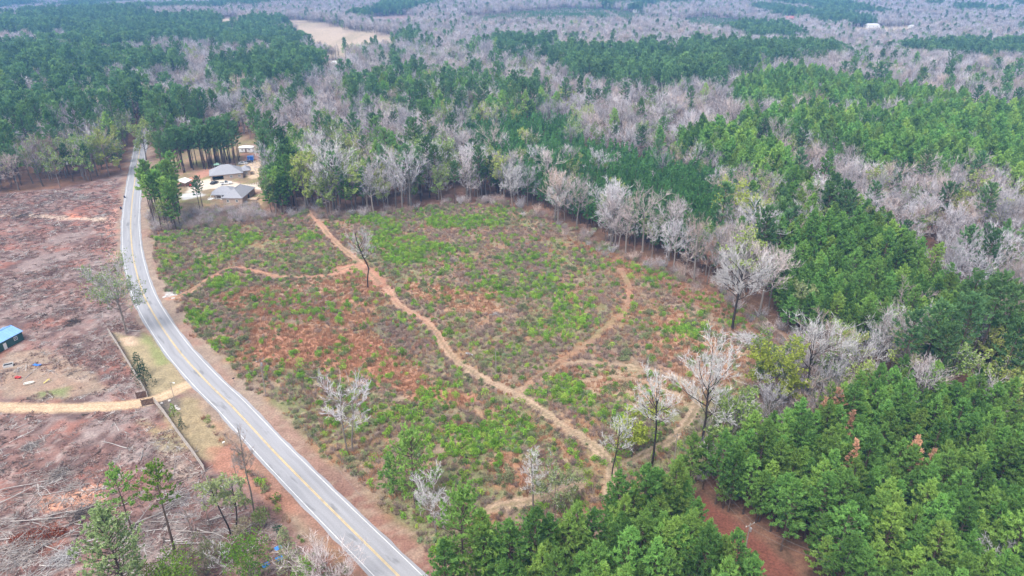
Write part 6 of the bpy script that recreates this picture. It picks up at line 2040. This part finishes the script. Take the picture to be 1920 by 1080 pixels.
def junk():
    x, y = at(16, 686)
    t = thing('camper_shell', (x, y, hz(x, y)), 'grey truck bed cover lying on the ground in front of the shed', 'truck cover', rz=0.5)
    m = MB()
    for bx in ((0, 0.75, 0.35, 2.3, 0.1, 0.7), (0, -0.75, 0.35, 2.3, 0.1, 0.7), (1.1, 0, 0.35, 0.1, 1.4, 0.7), (-1.1, 0, 0.35, 0.1, 1.4, 0.7)):
        m.box(bx[:3], bx[3:])
    part('side', m, M['concrete'], t)
    part('window', MB().box((0, 0, 0.45), (2.05, 1.35, 0.06)), M['dark'], t)
    x, y = at(70, 686)
    t = thing('plastic_slide', (x, y, hz(x, y)), 'blue plastic slide lying on the ground between shed and fence', 'slide', rz=-0.15)
    part('chute', MB().add([(-1.1, -0.3, 0.25), (-1.1, 0.3, 0.25), (0.0, -0.32, 0.12), (0.0, 0.32, 0.12), (1.1, -0.3, 0.3), (1.1, 0.3, 0.3)], [(0, 2, 1), (1, 2, 3), (2, 4, 3), (3, 4, 5)]), M['blue_light'], t)
    for s in (-0.33, 0.33):
        part('side', MB().tube([(-1.1, s, 0.35), (0, s, 0.22), (1.1, s, 0.4)], 0.08, 6), M['blue'], t)
    x, y = at(34, 709)
    t = thing('toy_car', (x, y, hz(x, y)), 'red toy car lying in the grass before the shed', 'toy', rz=0.1)
    part('body', MB().prism([(-0.7, 0.12), (0.75, 0.12), (0.7, 0.4), (0.2, 0.42), (-0.1, 0.62), (-0.65, 0.55)], -0.32, 0.32, 'y'), M['red'], t)
    for sx in (-0.45, 0.45):
        for sy in (-0.33, 0.33):
            part('wheel', MB().cyl((sx, sy, 0.16), 0.16, 0.1, 10, axis=(0, 1, 0)), M['tyre'], t)
    x, y = at(55, 720)
    t = thing('boat_hull', (x, y, hz(x, y)), 'cream small boat hull lying above the driveway', 'boat', rz=0.45)
    m = MB()
    P = [(-1.2, 0.45), (0.2, 0.5), (0.9, 0.3), (1.35, 0.0), (0.9, -0.3), (0.2, -0.5), (-1.2, -0.45)]
    v = [(a, b, 0.5) for a, b in P] + [(a * 0.85, b * 0.7, 0.05) for a, b in P]
    f = [(i, (i + 1) % 7, 7 + (i + 1) % 7) for i in range(7)] + [(i, 7 + (i + 1) % 7, 7 + i) for i in range(7)] + [(7, 7 + i, 8 + i) for i in range(1, 6)]
    m.add(v, f); part('hull', m, M['cream'], t)
    part('bench', MB().box((-0.3, 0, 0.38), (0.3, 0.8, 0.05)), M['cream'], t)
    part('rim', MB().tube([(a, b, 0.5) for a, b in P + P[:1]], 0.06, 5), M['white'], t)
    x, y = at(88, 717)
    t = thing('toy_slide', (x, y, hz(x, y)), 'small yellow slide beside the cream boat hull', 'toy', rz=0.9)
    part('chute', MB().add([(-0.8, -0.2, 0.1), (-0.8, 0.2, 0.1), (0.5, -0.2, 0.7), (0.5, 0.2, 0.7), (0.8, -0.2, 0.72), (0.8, 0.2, 0.72)], [(0, 2, 1), (1, 2, 3), (2, 4, 3), (3, 4, 5)]), M['yellow'], t)
    part('ladder', MB().tube([(0.8, -0.2, 0.72), (1.0, -0.2, 0)], 0.04, 5).tube([(0.8, 0.2, 0.72), (1.0, 0.2, 0)], 0.04, 5).tube([(0.9, -0.2, 0.36), (0.9, 0.2, 0.36)], 0.03, 5), M['yellow'], t)

junk()

def play_frame():
    x, y = at(520, 1062)
    t = thing('play_frame', (x, y, hz(x, y)), 'wooden play frame with bright blue panels between shrubs at the bottom', 'play frame', rz=0.5)
    for sx, sy in ((-1.4, -1.0), (1.4, -1.0), (-1.4, 1.0), (1.4, 1.0)):
        part('post', MB().box((sx, sy, 1.2), (0.12, 0.12, 2.4)), M['wood_new'], t)
    for sy in (-1.0, 1.0):
        part('rail', MB().box((-0.9, sy, 2.3), (5.2, 0.1, 0.14)), M['wood_new'], t)
    for k, (dx, dy, z) in enumerate(((0.9, 1.9, 2.2), (0.6, 0.2, 1.3), (-1.9, -0.6, 1.7))):
        part('panel', MB().box((dx, dy, z), (1.3, 1.0, 0.06), 0.2), M['blue_light'], t)

play_frame()

def rubble_pad():
    x, y = at(323, 555)
    me = MB()
    r = np.random.default_rng(77)
    for i in range(7):
        me = MB().box((0, 0, 0), (r.uniform(0.5, 1.3), r.uniform(0.4, 0.9), 0.14), r.uniform(0, 3))
        px, py = x + r.normal(0, 1.3), y + r.normal(0, 1.0)
        tag(obj('concrete_slab', me.mesh('concrete_slab', M['concrete']), None, (px, py, hz(px, py) + 0.09)), 'broken pale concrete slab where the red path meets the road', 'slab', 'broken slabs at the path mouth')
    x, y = at(880, 664)
    tag(obj('metal_sheet', MB().box((0, 0, 0.05), (2.6, 0.9, 0.03), -0.7).mesh('metal_sheet', M['metal']), None, (x, y, hz(x, y))), 'pale metal sheet lying beside the winding track', 'metal sheet')

rubble_pad()

# far buildings
def far_house(px, py, w, d, wall, roof, label, rz=0.1, name='farmhouse'):
    x, y = at(px, py)
    for _ in range(6):
        x, y = at(px, py, hz(x, y))
    t = thing(name, (x, y, hz(x, y)), label, 'house', rz=rz)
    part('wall', MB().box((0, 0, 2.2), (w, d, 4.4)), M[wall], t)
    part('roof', hip_roof(w, d, 4.5, d * 0.3, 0.5, ridge=w * 0.75), M[roof], t)
    for i in range(3):
        window(t, (i - 1) * w * 0.3, -d / 2, 2.4, 1.4, 1.4, 0)
    part('door', MB().box((w * 0.15, -d / 2 - 0.03, 1.1), (1.1, 0.06, 2.2)), M['trim'], t)

far_house(634, 126, 14, 8, 'white', 'white_roof', 'white farmhouse beside the tan field far behind')
far_house(1198, 24, 28, 12, 'white', 'concrete', 'long white building beyond the young pine plantation')
far_house(1222, 26, 18, 10, 'cream', 'white_roof', 'smaller cream building right of the long white one')
far_house(1478, 38, 26, 14, 'red', 'red_roof', 'red roofed building in the far woods on the right')
far_house(1634, 52, 26, 12, 'white', 'concrete', 'wide white building in the far woods on the right')
far_house(1712, 54, 16, 9, 'white', 'concrete', 'white building right of the wide white one')
far_house(415, 27, 28, 14, 'cream', 'white_roof', 'cream building in the far woods on the left')

# ------------------------------------------------------------------ haze: one closed box of thin air round camera and scene
def haze():
    m = bpy.data.materials.new('thin air')
    m.use_nodes = True
    nt = m.node_tree
    for n in list(nt.nodes):
        nt.nodes.remove(n)
    v = nt.nodes.new('ShaderNodeVolumePrincipled')
    v.inputs['Color'].default_value = (0.22, 0.50, 1.0, 1)
    v.inputs['Density'].default_value = 0.00024
    v.inputs['Anisotropy'].default_value = 0.0
    o = nt.nodes.new('ShaderNodeOutputMaterial')
    nt.links.new(v.outputs[0], o.inputs['Volume'])
    m.cycles.homogeneous_volume = True
    o = obj('haze', MB().box((0, 4500, 42), (18200, 15200, 150)).mesh('haze', m))
    tag(o, 'thin bluish haze over the whole landscape', 'haze', kind='stuff')

haze()
